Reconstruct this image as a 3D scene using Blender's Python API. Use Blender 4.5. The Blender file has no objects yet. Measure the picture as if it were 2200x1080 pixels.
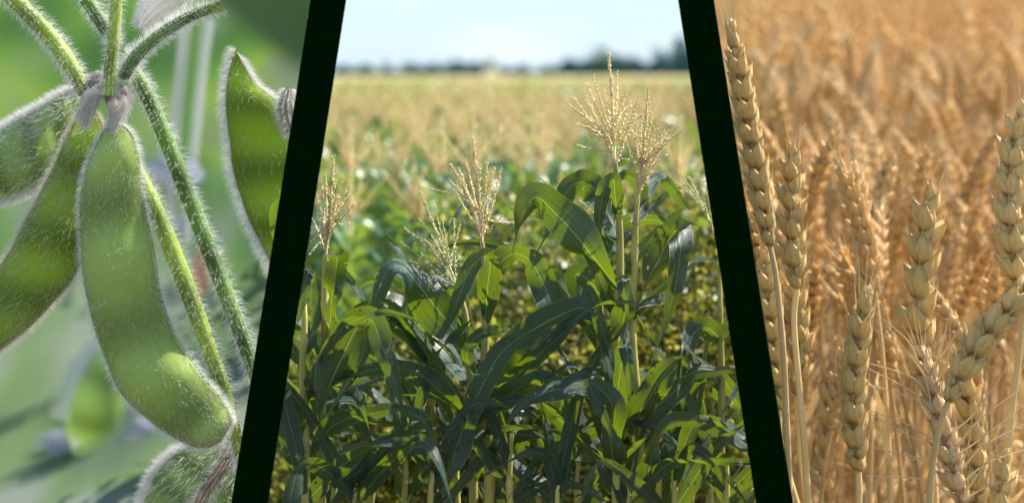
import bpy, math, random
import numpy as np
from math import radians, sin, cos, pi, sqrt
random.seed(7); rng = np.random.default_rng(11)
S = bpy.context.scene
C = S.collection

# ---------------------------------------------------------------- camera, sky, sun, exposure
F, CZ, HY, CX = 3120.0, 2.30, 160.0, 1100.0      # focal length in photo pixels, eye height, horizon row
cam = bpy.data.cameras.new('camera'); co = bpy.data.objects.new('camera', cam); C.objects.link(co)
co.location = (0, 0, CZ); co.rotation_euler = (pi/2, 0, 0)
cam.sensor_width = 36; cam.lens = 36*F/2200
cam.shift_y = -(540-HY)/2200
cam.clip_start = 0.05; cam.clip_end = 5000
cam.dof.use_dof = True; cam.dof.focus_distance = 4.05; cam.dof.aperture_fstop = 1.15
S.camera = co
SUN_EL, SUN_AZ = 50.0, 66.0                      # azimuth clockwise from +Y (towards +X)
w = bpy.data.worlds.new('World'); S.world = w; w.use_nodes = True
nt = w.node_tree; bg = nt.nodes['Background']
sky = nt.nodes.new('ShaderNodeTexSky'); sky.sky_type = 'NISHITA'; sky.sun_disc = False
sky.sun_elevation = radians(SUN_EL); sky.sun_rotation = radians(SUN_AZ)
sky.air_density = 1.0; sky.dust_density = 0.6; sky.ozone_density = 1.6
# thin bright high haze with faint soft clouds, in front of the clear sky
wm = nt.nodes.new('ShaderNodeMix'); wm.data_type = 'RGBA'; wt = nt.nodes.new('ShaderNodeTexCoord')
wmap = nt.nodes.new('ShaderNodeMapping'); wmap.inputs['Scale'].default_value = (9, 9, 26); nt.links.new(wt.outputs['Generated'], wmap.inputs[0])
wn = nt.nodes.new('ShaderNodeTexNoise'); wn.inputs['Scale'].default_value = 1.3; wn.inputs['Detail'].default_value = 3; nt.links.new(wmap.outputs[0], wn.inputs['Vector'])
wr = nt.nodes.new('ShaderNodeValToRGB'); nt.links.new(wn.outputs['Fac'], wr.inputs[0])
wr.color_ramp.elements[0].position = .50; wr.color_ramp.elements[0].color = (2.30, 2.93, 3.36, 1)
wr.color_ramp.elements[1].position = .68; wr.color_ramp.elements[1].color = (2.76, 3.15, 3.42, 1)
nt.links.new(sky.outputs[0], wm.inputs[6]); nt.links.new(wr.outputs[0], wm.inputs[7])
ws_ = nt.nodes.new('ShaderNodeSeparateXYZ'); nt.links.new(wt.outputs['Generated'], ws_.inputs[0])
wf = nt.nodes.new('ShaderNodeValToRGB'); nt.links.new(ws_.outputs[2], wf.inputs[0])   # the haze is thick near the horizon only
wf.color_ramp.elements[0].position = .10; wf.color_ramp.elements[0].color = (.92, .92, .92, 1)
wf.color_ramp.elements[1].position = .45; wf.color_ramp.elements[1].color = (.10, .10, .10, 1)
nt.links.new(wf.outputs[0], wm.inputs[0])
nt.links.new(wm.outputs[2], bg.inputs[0]); bg.inputs[1].default_value = 0.15
sl = bpy.data.lights.new('sun', 'SUN'); sl.energy = 5.0; sl.angle = radians(0.5); sl.color = (1, .94, .84)
so = bpy.data.objects.new('sun', sl); C.objects.link(so)
sd = np.array([sin(radians(SUN_AZ))*cos(radians(SUN_EL)), cos(radians(SUN_AZ))*cos(radians(SUN_EL)), sin(radians(SUN_EL))])
from mathutils import Vector, Matrix
so.rotation_euler = Vector(sd).to_track_quat('Z', 'Y').to_euler()
S.view_settings.view_transform = 'Standard'; S.view_settings.look = 'None'
S.view_settings.exposure = 1.05; S.view_settings.gamma = 1.0
S.cycles.max_bounces = 6; S.cycles.transparent_max_bounces = 10
S.cycles.diffuse_bounces = 2; S.cycles.glossy_bounces = 2; S.cycles.transmission_bounces = 3

# ---------------------------------------------------------------- helpers
def P(px, py, Y):
    return np.array([(px-CX)/F*Y, Y, CZ+(HY-py)/F*Y])
def proj(V):
    return CX+V[:, 0]/V[:, 1]*F, HY-(V[:, 2]-CZ)/V[:, 1]*F
def midL(py): return 705.5-0.1565*py
def midR(py): return 1494.5+0.1556*py
def inside(V, panel):
    px, py = proj(V)
    if panel == 'soy': return px < midL(py)
    if panel == 'wheat': return px > midR(py)
    return (px > midL(py)) & (px < midR(py))
def cr(pts, n):
    """Catmull-Rom through rows of pts -> n rows."""
    p = np.asarray(pts, float)
    if len(p) == 2: return p[0]+(p[1]-p[0])*np.linspace(0, 1, n)[:, None]
    e = np.vstack([2*p[0]-p[1], p, 2*p[-1]-p[-2]])
    out = []
    for t in np.linspace(0, len(p)-1-1e-9, n):
        i = int(t); u = t-i
        a, b, c, d = e[i], e[i+1], e[i+2], e[i+3]
        out.append(.5*((2*b)+(c-a)*u+(2*a-5*b+4*c-d)*u*u+(3*b-a-3*c+d)*u**3))
    return np.array(out)
def nrm(v):
    v = np.asarray(v, float); return v/np.maximum(np.linalg.norm(v, axis=-1, keepdims=True), 1e-9)
class MB:
    def __init__(s): s.V = []; s.T = []; s.Q = []; s.U = []; s.n = 0
    def add(s, V, T=None, Q=None, U=None):
        V = np.asarray(V, float).reshape(-1, 3)
        if T is not None and len(T): s.T.append(np.asarray(T, int).reshape(-1, 3)+s.n)
        if Q is not None and len(Q): s.Q.append(np.asarray(Q, int).reshape(-1, 4)+s.n)
        s.U.append(np.zeros((len(V), 2)) if U is None else np.asarray(U, float)); s.V.append(V); s.n += len(V)
        return s
    def arr(s):
        return (np.vstack(s.V) if s.V else np.zeros((0, 3)), np.vstack(s.T) if s.T else np.zeros((0, 3), int),
                np.vstack(s.Q) if s.Q else np.zeros((0, 4), int), np.vstack(s.U) if s.U else np.zeros((0, 2)))
    def moved(s, M):
        V, T, Q, U = s.arr(); M = np.array(M)
        r = MB(); r.add(V@M[:3, :3].T+M[:3, 3], T, Q, U); return r
    def merge(s, o, M=None):
        V, T, Q, U = o.arr()
        if M is not None: M = np.array(M); V = V@M[:3, :3].T+M[:3, 3]
        return s.add(V, T, Q, U)
    def clip(s, panel):
        V, T, Q, U = s.arr()
        ok = inside(V, panel) if len(V) else np.zeros(0, bool)
        T = T[ok[T].all(1)] if len(T) else T; Q = Q[ok[Q].all(1)] if len(Q) else Q
        used = np.zeros(len(V), bool); used[T.ravel()] = True; used[Q.ravel()] = True
        idx = np.cumsum(used)-1
        r = MB(); r.add(V[used], idx[T] if len(T) else None, idx[Q] if len(Q) else None, U[used]); return r
    def mesh(s, name, mat, smooth=True):
        V, T, Q, U = s.arr(); me = bpy.data.meshes.new(name)
        nl = T.size+Q.size; me.vertices.add(len(V)); me.vertices.foreach_set('co', V.ravel().astype(np.float32))
        me.loops.add(nl); me.polygons.add(len(T)+len(Q))
        li = np.concatenate([T.ravel(), Q.ravel()]).astype(np.int32)
        me.loops.foreach_set('vertex_index', li)
        ls = np.concatenate([np.arange(len(T))*3, T.size+np.arange(len(Q))*4]).astype(np.int32)
        me.polygons.foreach_set('loop_start', ls)
        uv = me.uv_layers.new(name='UVMap'); uv.data.foreach_set('uv', U[li].ravel().astype(np.float32))
        me.update(calc_edges=True); me.validate()
        me.polygons.foreach_set('use_smooth', np.full(len(me.polygons), smooth))
        me.materials.append(mat); return me
def link(name, me, parent=None):
    o = bpy.data.objects.new(name, me); C.objects.link(o)
    if parent is not None: o.parent = parent
    return o
def build(mb, name, mat, parent=None, smooth=True, clip=None, origin=None):
    if clip: mb = mb.clip(clip)
    if mb.n == 0: return None
    if origin is not None:
        M = np.eye(4); M[:3, 3] = -np.asarray(origin); mb = mb.moved(M)
    return link(name, mb.mesh(name, mat, smooth), parent)
def tag(o, label=None, cat=None, group=None, kind=None):
    for k, v in (('label', label), ('category', cat), ('group', group), ('kind', kind)):
        if v: o[k] = v
    return o
def thing(name, label, cat, loc=(0, 0, 0), group=None):
    o = bpy.data.objects.new(name, None); C.objects.link(o); o.location = loc; o.empty_display_size = .1
    return tag(o, label, cat, group)
def mat4(loc=(0, 0, 0), rz=0, sc=1.0, rx=0, ry=0):
    return Matrix.Translation(loc) @ Matrix.Rotation(rz, 4, 'Z') @ Matrix.Rotation(rx, 4, 'X') @ Matrix.Rotation(ry, 4, 'Y') @ Matrix.Scale(sc, 4)

def tube(path, rad, seg=8, flat=1.0):
    path = np.asarray(path, float); n = len(path)
    rad = np.broadcast_to(np.asarray(rad, float), (n,))
    t = nrm(np.gradient(path, axis=0)); ref = np.array([0, 1., 0])
    a = nrm(np.cross(t, ref)+1e-6); b = np.cross(a, t)
    ang = np.linspace(0, 2*pi, seg, endpoint=False)
    V = path[:, None]+rad[:, None, None]*(a[:, None]*np.cos(ang)[None, :, None]+b[:, None]*flat*np.sin(ang)[None, :, None])
    Q = [(i*seg+j, i*seg+(j+1) % seg, (i+1)*seg+(j+1) % seg, (i+1)*seg+j) for i in range(n-1) for j in range(seg)]
    ln = np.r_[0, np.cumsum(np.linalg.norm(np.diff(path, axis=0), axis=1))]
    U = np.stack([np.tile(ang/(2*pi), n), np.repeat(ln, seg)], 1)
    return V.reshape(-1, 3), Q, U
def ribbon(mid, side, hw, fold=.15, nc=6, ripple=0.0, seed=0, torn=0.0, crumple=0.0):
    """leaf blade: mid (n,3), side unit (n,3), hw (n,), folded up along the midrib, wavy margin"""
    n = len(mid); t = nrm(np.gradient(mid, axis=0)); nor = nrm(np.cross(side, t))
    c = np.linspace(-1, 1, nc+1); ln = np.r_[0, np.cumsum(np.linalg.norm(np.diff(mid, axis=0), axis=1))]
    r = np.random.default_rng(seed); ph = r.uniform(0, 6, 2); fr = r.uniform(9, 16)
    V = mid[:, None]+side[:, None]*(c[None, :, None]*hw[:, None, None])
    up = fold*np.abs(c)[None, :]*hw[:, None]
    wav = ripple*hw[:, None]*np.where(c < 0, np.sin(ln*fr+ph[0])[:, None], np.sin(ln*fr*1.13+ph[1])[:, None])*(c**2)[None, :]
    V = V+nor[:, None]*(up+wav)[:, :, None]
    if crumple:   # the blade twists and buckles a little along its length
        L_ = ln[-1]+1e-6; q = sum(r.uniform(.3, 1)*np.sin(ln/L_*f_+r.uniform(0, 6)) for f_ in (5, 9, 17))*crumple
        V = V+nor[:, None]*(q[:, None]*c[None]*hw[:, None])[:, :, None]
        V = V+nor[:, None]*(np.sin(ln*r.uniform(18, 30)+r.uniform(0, 6))*crumple*.006)[:, None, None]
    m = nc+1
    Q = [(i*m+j, i*m+j+1, (i+1)*m+j+1, (i+1)*m+j) for i in range(n-1) for j in range(nc)]
    if torn:      # nicks along the margin and small eaten holes
        Q = np.array(Q); col_ = np.tile(np.arange(nc), n-1); pr = np.where((col_ == 0) | (col_ == nc-1), torn*2.6, torn*.55)
        Q = Q[r.random(len(Q)) > pr]
    U = np.stack([np.tile((c+1)/2, n), np.repeat(ln, m)], 1)
    return V.reshape(-1, 3), Q, U

# ---------------------------------------------------------------- materials
class NT:
    def __init__(s, name):
        s.m = bpy.data.materials.new(name); s.m.use_nodes = True; s.t = s.m.node_tree; s.N = s.t.nodes
        s.p = s.N['Principled BSDF']; s.o = s.N['Material Output']
    def n(s, ty, **k):
        x = s.N.new(ty)
        for a, b in k.items():
            if hasattr(x, a): setattr(x, a, b)
            else: x.inputs[a].default_value = b
        return x
    def l(s, a, b): s.t.links.new(a, b)
    def noise(s, scale, vec=None, detail=3, rough=.55):
        x = s.n('ShaderNodeTexNoise'); x.inputs['Scale'].default_value = scale; x.inputs['Detail'].default_value = detail
        x.inputs['Roughness'].default_value = rough
        if vec is not None: s.l(vec, x.inputs['Vector'])
        return x.outputs['Fac']
    def ramp(s, fac, stops):
        x = s.n('ShaderNodeValToRGB'); s.l(fac, x.inputs[0]); e = x.color_ramp.elements
        while len(e) < len(stops): e.new(.5)
        for q, (p, c) in zip(e, stops):
            q.position = p; q.color = (*c, 1) if len(c) == 3 else c
        return x.outputs[0]
    def mix(s, fac, a, b, blend='MIX'):
        x = s.n('ShaderNodeMix', data_type='RGBA', blend_type=blend)
        for v, i in ((fac, x.inputs[0]), (a, x.inputs[6]), (b, x.inputs[7])):
            if hasattr(v, 'links'): s.l(v, i)
            elif isinstance(v, (int, float)): i.default_value = v
            else: i.default_value = (*v, 1)
        return x.outputs[2]
    def math(s, op, a, b=0.0, c=None):
        x = s.n('ShaderNodeMath', operation=op)
        for v, i in ((a, 0), (b, 1), (c, 2)):
            if v is None: continue
            if hasattr(v, 'links'): s.l(v, x.inputs[i])
            else: x.inputs[i].default_value = v
        return x.outputs[0]
    def mapping(s, vec, sc):
        x = s.n('ShaderNodeMapping'); s.l(vec, x.inputs[0]); x.inputs['Scale'].default_value = sc; return x.outputs[0]
    def bump(s, h, strength=.3, dist=.01):
        x = s.n('ShaderNodeBump'); s.l(h, x.inputs['Height']); x.inputs['Strength'].default_value = strength
        x.inputs['Distance'].default_value = dist; s.l(x.outputs[0], s.p.inputs['Normal']); return x.outputs[0]
    def translucent(s, col, fac):
        tr = s.n('ShaderNodeBsdfTranslucent'); mx = s.n('ShaderNodeMixShader'); mx.inputs[0].default_value = fac
        if hasattr(col, 'links'): s.l(col, tr.inputs[0])
        else: tr.inputs[0].default_value = (*col, 1)
        s.l(s.p.outputs[0], mx.inputs[1]); s.l(tr.outputs[0], mx.inputs[2]); s.l(mx.outputs[0], s.o.inputs[0])
        s.last = mx.outputs[0]; return mx
    def soft(s, k=2.2, pw=1.0):
        """downy surface: it thins out to nothing towards its silhouette, like a coat of fine hair"""
        lw = s.n('ShaderNodeLayerWeight'); lw.inputs[0].default_value = .5
        f = s.math('SUBTRACT', 1.0, lw.outputs['Facing'])
        f = s.math('POWER', f, pw)
        f = s.math('MULTIPLY', f, k); f = s.math('MINIMUM', f, 1.0)
        tp = s.n('ShaderNodeBsdfTransparent'); mx = s.n('ShaderNodeMixShader'); s.l(f, mx.inputs[0])
        s.l(tp.outputs[0], mx.inputs[1]); s.l(getattr(s, 'last', s.p.outputs[0]), mx.inputs[2]); s.l(mx.outputs[0], s.o.inputs[0])
def simple(name, col, rough=.6, var=.25, scale=8, tr=None, trc=None, soft=None, spec=.4, obj=True):
    m = NT(name); tc = m.n('ShaderNodeTexCoord'); f = m.noise(scale, tc.outputs['Object'])
    a = tuple(c*(1-var) for c in col); b = tuple(min(1, c*(1+var)) for c in col)
    c_ = m.ramp(f, [(.3, a), (.7, b)])
    if obj:
        oi = m.n('ShaderNodeObjectInfo'); g = m.math('MULTIPLY_ADD', oi.outputs['Random'], .4, .8)
        cm = m.n('ShaderNodeCombineColor'); [m.l(g, cm.inputs[i]) for i in range(3)]
        c_ = m.mix(1.0, c_, cm.outputs[0], 'MULTIPLY')
    m.l(c_, m.p.inputs['Base Color']); m.p.inputs['Roughness'].default_value = rough
    m.p.inputs['Specular IOR Level'].default_value = spec
    if tr: m.translucent(trc or c_, tr)
    if soft: m.soft(*soft)
    return m.m

def corn_leaf_mat(name, dark, light, trc, hero=True):
    m = NT(name); tc = m.n('ShaderNodeTexCoord'); uv = tc.outputs['UV']
    geo = m.n('ShaderNodeNewGeometry')
    vein = m.math('MULTIPLY_ADD', m.noise(1.0, m.mapping(uv, (52, 1.2, 1)), 2), .6, m.math('MULTIPLY', m.noise(1.0, m.mapping(uv, (15, 1.5, 1)), 2), .4))
    big = m.noise(3.5, geo.outputs['Position'], 3)
    col = m.ramp(big, [(.32, dark), (.68, light)])
    col = m.mix(m.ramp(vein, [(.44, (0, 0, 0)), (.58, (.5, .5, .5))]), col, tuple(min(1, c*1.9) for c in light))
    sx = m.n('ShaderNodeSeparateXYZ'); m.l(uv, sx.inputs[0])
    d = m.math('ABSOLUTE', m.math('SUBTRACT', sx.outputs[0], .5))
    rib = m.math('LESS_THAN', d, .022)
    col = m.mix(m.math('MULTIPLY', rib, .6), col, (.26, .34, .20))
    sp = m.noise(42, geo.outputs['Position'], 2)
    col = m.mix(m.ramp(sp, [(.735, (0, 0, 0)), (.76, (1, 1, 1))]), col, (.33, .19, .06))
    edge = m.math('GREATER_THAN', d, .478)
    col = m.mix(m.math('MULTIPLY', edge, .6), col, (.30, .30, .10))
    m.l(col, m.p.inputs['Base Color']); m.p.inputs['Roughness'].default_value = .38
    m.p.inputs['Specular IOR Level'].default_value = 1.0
    if hero: m.bump(m.math('ADD', vein, m.math('MULTIPLY', m.noise(11, geo.outputs['Position'], 3), .9)), .7, .012)
    tcol = m.mix(m.ramp(vein, [(.43, (0, 0, 0)), (.57, (.85, .85, .85))]), trc, tuple(c*.55 for c in trc))
    tcol = m.mix(m.math('MULTIPLY', rib, .7), tcol, (.45, .5, .12))
    m.translucent(tcol, .34)
    return m.m
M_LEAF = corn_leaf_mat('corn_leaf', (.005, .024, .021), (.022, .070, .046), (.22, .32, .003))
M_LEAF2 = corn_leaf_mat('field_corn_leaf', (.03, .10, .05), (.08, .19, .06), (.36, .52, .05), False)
M_STALK = simple('corn_stalk', (.46, .42, .12), .45, .5, 5, .1)
M_TASSEL = simple('corn_tassel', (.98, .76, .42), .7, .2, 30, .3, (.75, .58, .32))
M_TASSEL_G = simple('green_corn_tassel', (.74, .74, .42), .7, .2, 30, .35, (.75, .75, .42))
M_TASSEL2 = simple('field_corn_tassel', (.95, .76, .43), .8, .15, 3, .4, (.95, .78, .44))
M_SILK = simple('corn_silk', (.42, .26, .10), .6, .4, 60, .2)
M_COB = simple('corn_husk', (.33, .36, .10), .5, .2, 20, .2)
def weed_mat():
    m = NT('weed_leaf'); tc = m.n('ShaderNodeTexCoord'); f = m.noise(9, tc.outputs['Object'], 3, .7)
    c = m.ramp(f, [(.36, (.030, .018, .012)), (.47, (.05, .07, .012)), (.54, (.28, .30, .025)), (.64, (.68, .58, .08))])
    m.l(c, m.p.inputs['Base Color']); m.p.inputs['Roughness'].default_value = .45; m.translucent(c, .35); return m.m
M_WEED = weed_mat()
M_WEEDB = simple('weed_stem', (.10, .055, .03), .8, .4, 9)

def wheat_mat(name, a, b, hero):
    m = NT(name); tc = m.n('ShaderNodeTexCoord'); ob = tc.outputs['Object']; geo = m.n('ShaderNodeNewGeometry')
    f = m.noise(28 if hero else 6, ob, 4); col = m.ramp(f, [(.3, a), (.7, b)])
    st = m.noise(1.0, m.mapping(tc.outputs['UV'], (22, 3, 1)), 2)
    col = m.mix(m.ramp(st, [(.42, (0, 0, 0)), (.62, (.7, .7, .7))]), col, tuple(min(1, c*1.35) for c in b))
    # brown tint running into the tip and the base of each husk (UV v: 0 base, 1 tip)
    sx = m.n('ShaderNodeSeparateXYZ'); m.l(tc.outputs['UV'], sx.inputs[0])
    tip = m.ramp(sx.outputs[1], [(0, (.8, .8, .8)), (.25, (0, 0, 0)), (.75, (0, 0, 0)), (1, (.55, .55, .55))])
    if hero: col = m.mix(tip, col, tuple(c*.62 for c in a))
    oi = m.n('ShaderNodeObjectInfo'); g = m.math('MULTIPLY_ADD', oi.outputs['Random'], .3, .85)
    cm = m.n('ShaderNodeCombineColor'); [m.l(g, cm.inputs[i]) for i in range(3)]
    col = m.mix(1.0, col, cm.outputs[0], 'MULTIPLY')
    m.l(col, m.p.inputs['Base Color']); m.p.inputs['Roughness'].default_value = .5
    m.p.inputs['Specular IOR Level'].default_value = .35
    if hero: m.bump(m.math('ADD', st, m.math('MULTIPLY', f, .6)), .8, .006)
    m.translucent((.95, .66, .31), .36)
    return m.m
M_EAR = wheat_mat('wheat_husk', (.74, .47, .165), (.95, .68, .30), True)
M_EARP = wheat_mat('pale_wheat_husk', (.74, .52, .28), (.86, .66, .40), True)
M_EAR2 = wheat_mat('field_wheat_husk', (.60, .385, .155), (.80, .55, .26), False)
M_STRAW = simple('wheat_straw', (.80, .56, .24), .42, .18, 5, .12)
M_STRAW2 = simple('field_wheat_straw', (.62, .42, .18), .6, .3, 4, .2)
M_AWN = simple('wheat_awn', (.90, .72, .42), .4, .1, 5, .3, (.9, .7, .4), obj=False)

def pod_mat(name, a, b, trc, tr=.25, soft=None):
    m = NT(name); tc = m.n('ShaderNodeTexCoord'); ob = tc.outputs['Object']
    f = m.noise(5, ob, 3); g = m.noise(55, ob, 3)
    col = m.ramp(f, [(.35, a), (.65, b)])
    col = m.mix(m.ramp(g, [(.45, (0, 0, 0)), (.75, (.35, .35, .35))]), col, tuple(min(1, c*1.5) for c in b))
    sv = m.n('ShaderNodeSeparateXYZ'); m.l(tc.outputs['UV'], sv.inputs[0])   # seeds show paler; their bump shading is painted into the colour, darker between
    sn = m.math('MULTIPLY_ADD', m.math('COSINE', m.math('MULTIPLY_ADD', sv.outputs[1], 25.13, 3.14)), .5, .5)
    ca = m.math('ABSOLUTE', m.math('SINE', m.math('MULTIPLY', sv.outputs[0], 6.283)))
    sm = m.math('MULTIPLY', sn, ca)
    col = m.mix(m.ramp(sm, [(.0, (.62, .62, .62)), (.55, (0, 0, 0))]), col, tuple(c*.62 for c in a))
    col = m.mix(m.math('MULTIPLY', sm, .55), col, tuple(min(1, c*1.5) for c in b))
    m.l(col, m.p.inputs['Base Color']); m.p.inputs['Roughness'].default_value = .55
    m.p.inputs['Specular IOR Level'].default_value = .3
    m.p.inputs['Sheen Weight'].default_value = .35; m.p.inputs['Sheen Roughness'].default_value = .4
    m.bump(m.noise(90, ob, 2), .12, .003)
    m.translucent(m.mix(m.math('MULTIPLY_ADD', sm, .7, .3), tuple(c*.45 for c in trc), tuple(min(1, c*1.25) for c in trc)), tr)
    if soft: m.soft(*soft)
    return m.m
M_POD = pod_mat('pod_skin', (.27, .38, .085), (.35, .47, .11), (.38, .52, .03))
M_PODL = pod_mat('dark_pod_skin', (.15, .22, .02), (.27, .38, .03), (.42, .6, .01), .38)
M_PODB = pod_mat('back_pod_skin', (.19, .29, .07), (.26, .36, .10), (.34, .5, .05), .25, (2.0, 1.0))
M_PODS = pod_mat('far_pod_skin', (.26, .38, .10), (.34, .48, .13), (.4, .6, .05), .25, (1.5, 2.6))
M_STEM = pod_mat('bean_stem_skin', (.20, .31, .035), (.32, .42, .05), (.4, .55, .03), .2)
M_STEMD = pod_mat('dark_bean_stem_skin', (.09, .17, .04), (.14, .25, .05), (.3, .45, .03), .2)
M_NODE = simple('node_bark', (.26, .24, .17), .8, .4, 30)
M_HAIR = simple('bean_hair', (.78, .74, .66), .5, .2, 40, .5, (.9, .88, .84), obj=False)
M_HAIRT = simple('tawny_bean_hair', (.72, .66, .52), .5, .1, 5, .5, (.8, .72, .55), obj=False)
M_HAIRP = simple('grey_purple_hair', (.55, .50, .52), .6, .2, 9, .4, (.55, .5, .55), obj=False)
def soft_mat(name, col, k=1.2, pw=1.5, tr=.2): return simple(name, col, .8, .12, 1.2, tr, col, (k*1.25, pw*1.9), .1)

# ---------------------------------------------------------------- the setting
def ground():
    m = NT('soil'); tc = m.n('ShaderNodeTexCoord'); f = m.noise(2.5, tc.outputs['Object'], 6)
    m.l(m.ramp(f, [(.3, (.06, .04, .025)), (.6, (.13, .10, .05)), (.8, (.10, .13, .04))]), m.p.inputs['Base Color'])
    m.p.inputs['Roughness'].default_value = .95; m.bump(f, .6, .05)
    mb = MB(); n = 24; xs = np.linspace(-1500, 1500, n); ys = np.linspace(-300, 2600, n)
    V = [(x, y, 0) for y in ys for x in xs]; Q = [(j*n+i, j*n+i+1, (j+1)*n+i+1, (j+1)*n+i) for j in range(n-1) for i in range(n-1)]
    tag(build(mb.add(V, None, Q), 'ground', m.m), kind='structure')
ground()
def posts():
    m = NT('dark_green_paint'); tc = m.n('ShaderNodeTexCoord'); f = m.noise(30, tc.outputs['Object'], 3)
    m.l(m.ramp(f, [(.3, (.0004, .0085, .0014)), (.7, (.0006, .0105, .0018))]), m.p.inputs['Base Color'])
    m.p.inputs['Roughness'].default_value = 1.0; m.p.inputs['Specular IOR Level'].default_value = 0.0
    for (xt0, xt1, k, lab) in ((667, 744, -.1565, 'dark green leaning post between the bean pods and the corn'),
                               (1456.5, 1533.5, .1556, 'dark green leaning post between the corn and the wheat')):
        V = []
        for Yd in (3.70, 3.80):
            ins = 0 if Yd == 3.70 else 3
            for py in (-190, 2095):
                V += [P(xt0+k*py+ins, py, Yd), P(xt1+k*py-ins, py, Yd)]
        V = np.array(V); V[[2, 3, 6, 7], 2] = 0.0
        Q = [(0, 1, 3, 2), (5, 4, 6, 7), (4, 0, 2, 6), (1, 5, 7, 3), (4, 5, 1, 0), (2, 3, 7, 6)]
        c = V.mean(0)*[1, 1, 0]
        o = build(MB().add(V-c, None, Q), 'leaning_post', m.m, smooth=False); o.location = c
        tag(o, lab, 'post', 'leaning posts between the crops')
posts()

def bank():
    """green bank behind the bean plants: its right end stands in the plane of the left post"""
    m = NT('bank_herbage'); tc = m.n('ShaderNodeTexCoord'); ob = tc.outputs['Object']
    f = m.noise(.75, ob, 1.5, .4)
    col = m.ramp(f, [(.30, (.025, .065, .018)), (.43, (.05, .115, .022)), (.52, (.078, .155, .026)), (.62, (.13, .20, .03)), (.72, (.11, .145, .08))])
    g = m.noise(.45, m.mapping(ob, (1.6, 1, .5)), 1, .4)
    col = m.mix(m.ramp(g, [(.50, (0, 0, 0)), (.66, (.7, .7, .7))]), col, (.12, .15, .10))
    sx = m.n('ShaderNodeSeparateXYZ'); m.l(ob, sx.inputs[0])
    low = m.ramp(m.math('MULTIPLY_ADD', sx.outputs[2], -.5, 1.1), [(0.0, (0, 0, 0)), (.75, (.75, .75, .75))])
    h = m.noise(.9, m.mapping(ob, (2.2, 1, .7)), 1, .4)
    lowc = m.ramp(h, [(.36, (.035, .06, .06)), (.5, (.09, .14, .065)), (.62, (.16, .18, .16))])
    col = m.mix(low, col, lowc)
    m.l(col, m.p.inputs['Base Color']); m.p.inputs['Roughness'].default_value = 1; m.p.inputs['Specular IOR Level'].default_value = .05
    rows = [(5.6, -.5), (6.6, -.1), (8, .3), (9, .8), (10, 1.5), (11, 2.2), (12, 2.9), (13, 3.5), (14, 4.0), (15.5, 4.3), (18, 4.4), (21, 2.6), (23, -.4)]
    n = 50; V = []
    for Y, z in rows:
        py = HY-(z-CZ)/Y*F; xr = midL(py)
        for i in range(n):
            u = i/(n-1); px = -1500+(xr+1500)*u
            v = P(px, py, Y)
            if u < .995: v[2] += .12*sin(v[0]*2.1+Y)*sin(v[0]*.9+Y*1.7)*min(1, (1-u)*6)
            V.append(v)
    R = len(rows)
    Q = [(j*n+i, j*n+i+1, (j+1)*n+i+1, (j+1)*n+i) for j in range(R-1) for i in range(n-1)]
    k = len(V)
    for (Y, z) in rows: q = HY+(CZ+.5)/Y*F; V.append(P(midL(q), q, Y))
    Q += [(j*n+n-1, k+j, k+j+1, (j+1)*n+n-1) for j in range(R-1)]
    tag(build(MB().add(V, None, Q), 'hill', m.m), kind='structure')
bank()
def wheat_z(Y): return max(0.0, .090*(Y-7.6)) if Y < 34 else max(0, 2.8-(Y-34)*.3)
def wheat_bank():
    m = NT('stubble_soil'); tc = m.n('ShaderNodeTexCoord'); f = m.noise(3, tc.outputs['Object'], 5)
    m.l(m.ramp(f, [(.3, (.22, .12, .05)), (.7, (.42, .25, .10))]), m.p.inputs['Base Color']); m.p.inputs['Roughness'].default_value = .9
    V = []; n = 14; Ys = [3.9, 5.5, 7.4, 9, 12, 16, 20, 25, 30, 34, 44]
    for Y in Ys:
        z = wheat_z(Y)+.02; py = HY-(z-CZ)/Y*F; x0 = midR(min(py, 1200))
        for i in range(n): V.append(P(x0+(2700-x0)*i/(n-1), py, Y))
    Q = [(j*n+i, j*n+i+1, (j+1)*n+i+1, (j+1)*n+i) for j in range(len(Ys)-1) for i in range(n-1)]
    k = len(V)
    for j in range(len(Ys)): q = HY+(CZ+.2)/Ys[j]*F; V.append(P(midR(q), q, Ys[j]))
    Q += [(k+j, j*n, (j+1)*n, k+j+1) for j in range(len(Ys)-1)]
    tag(build(MB().add(V, None, Q), 'terrain', m.m), kind='structure')
wheat_bank()

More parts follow.
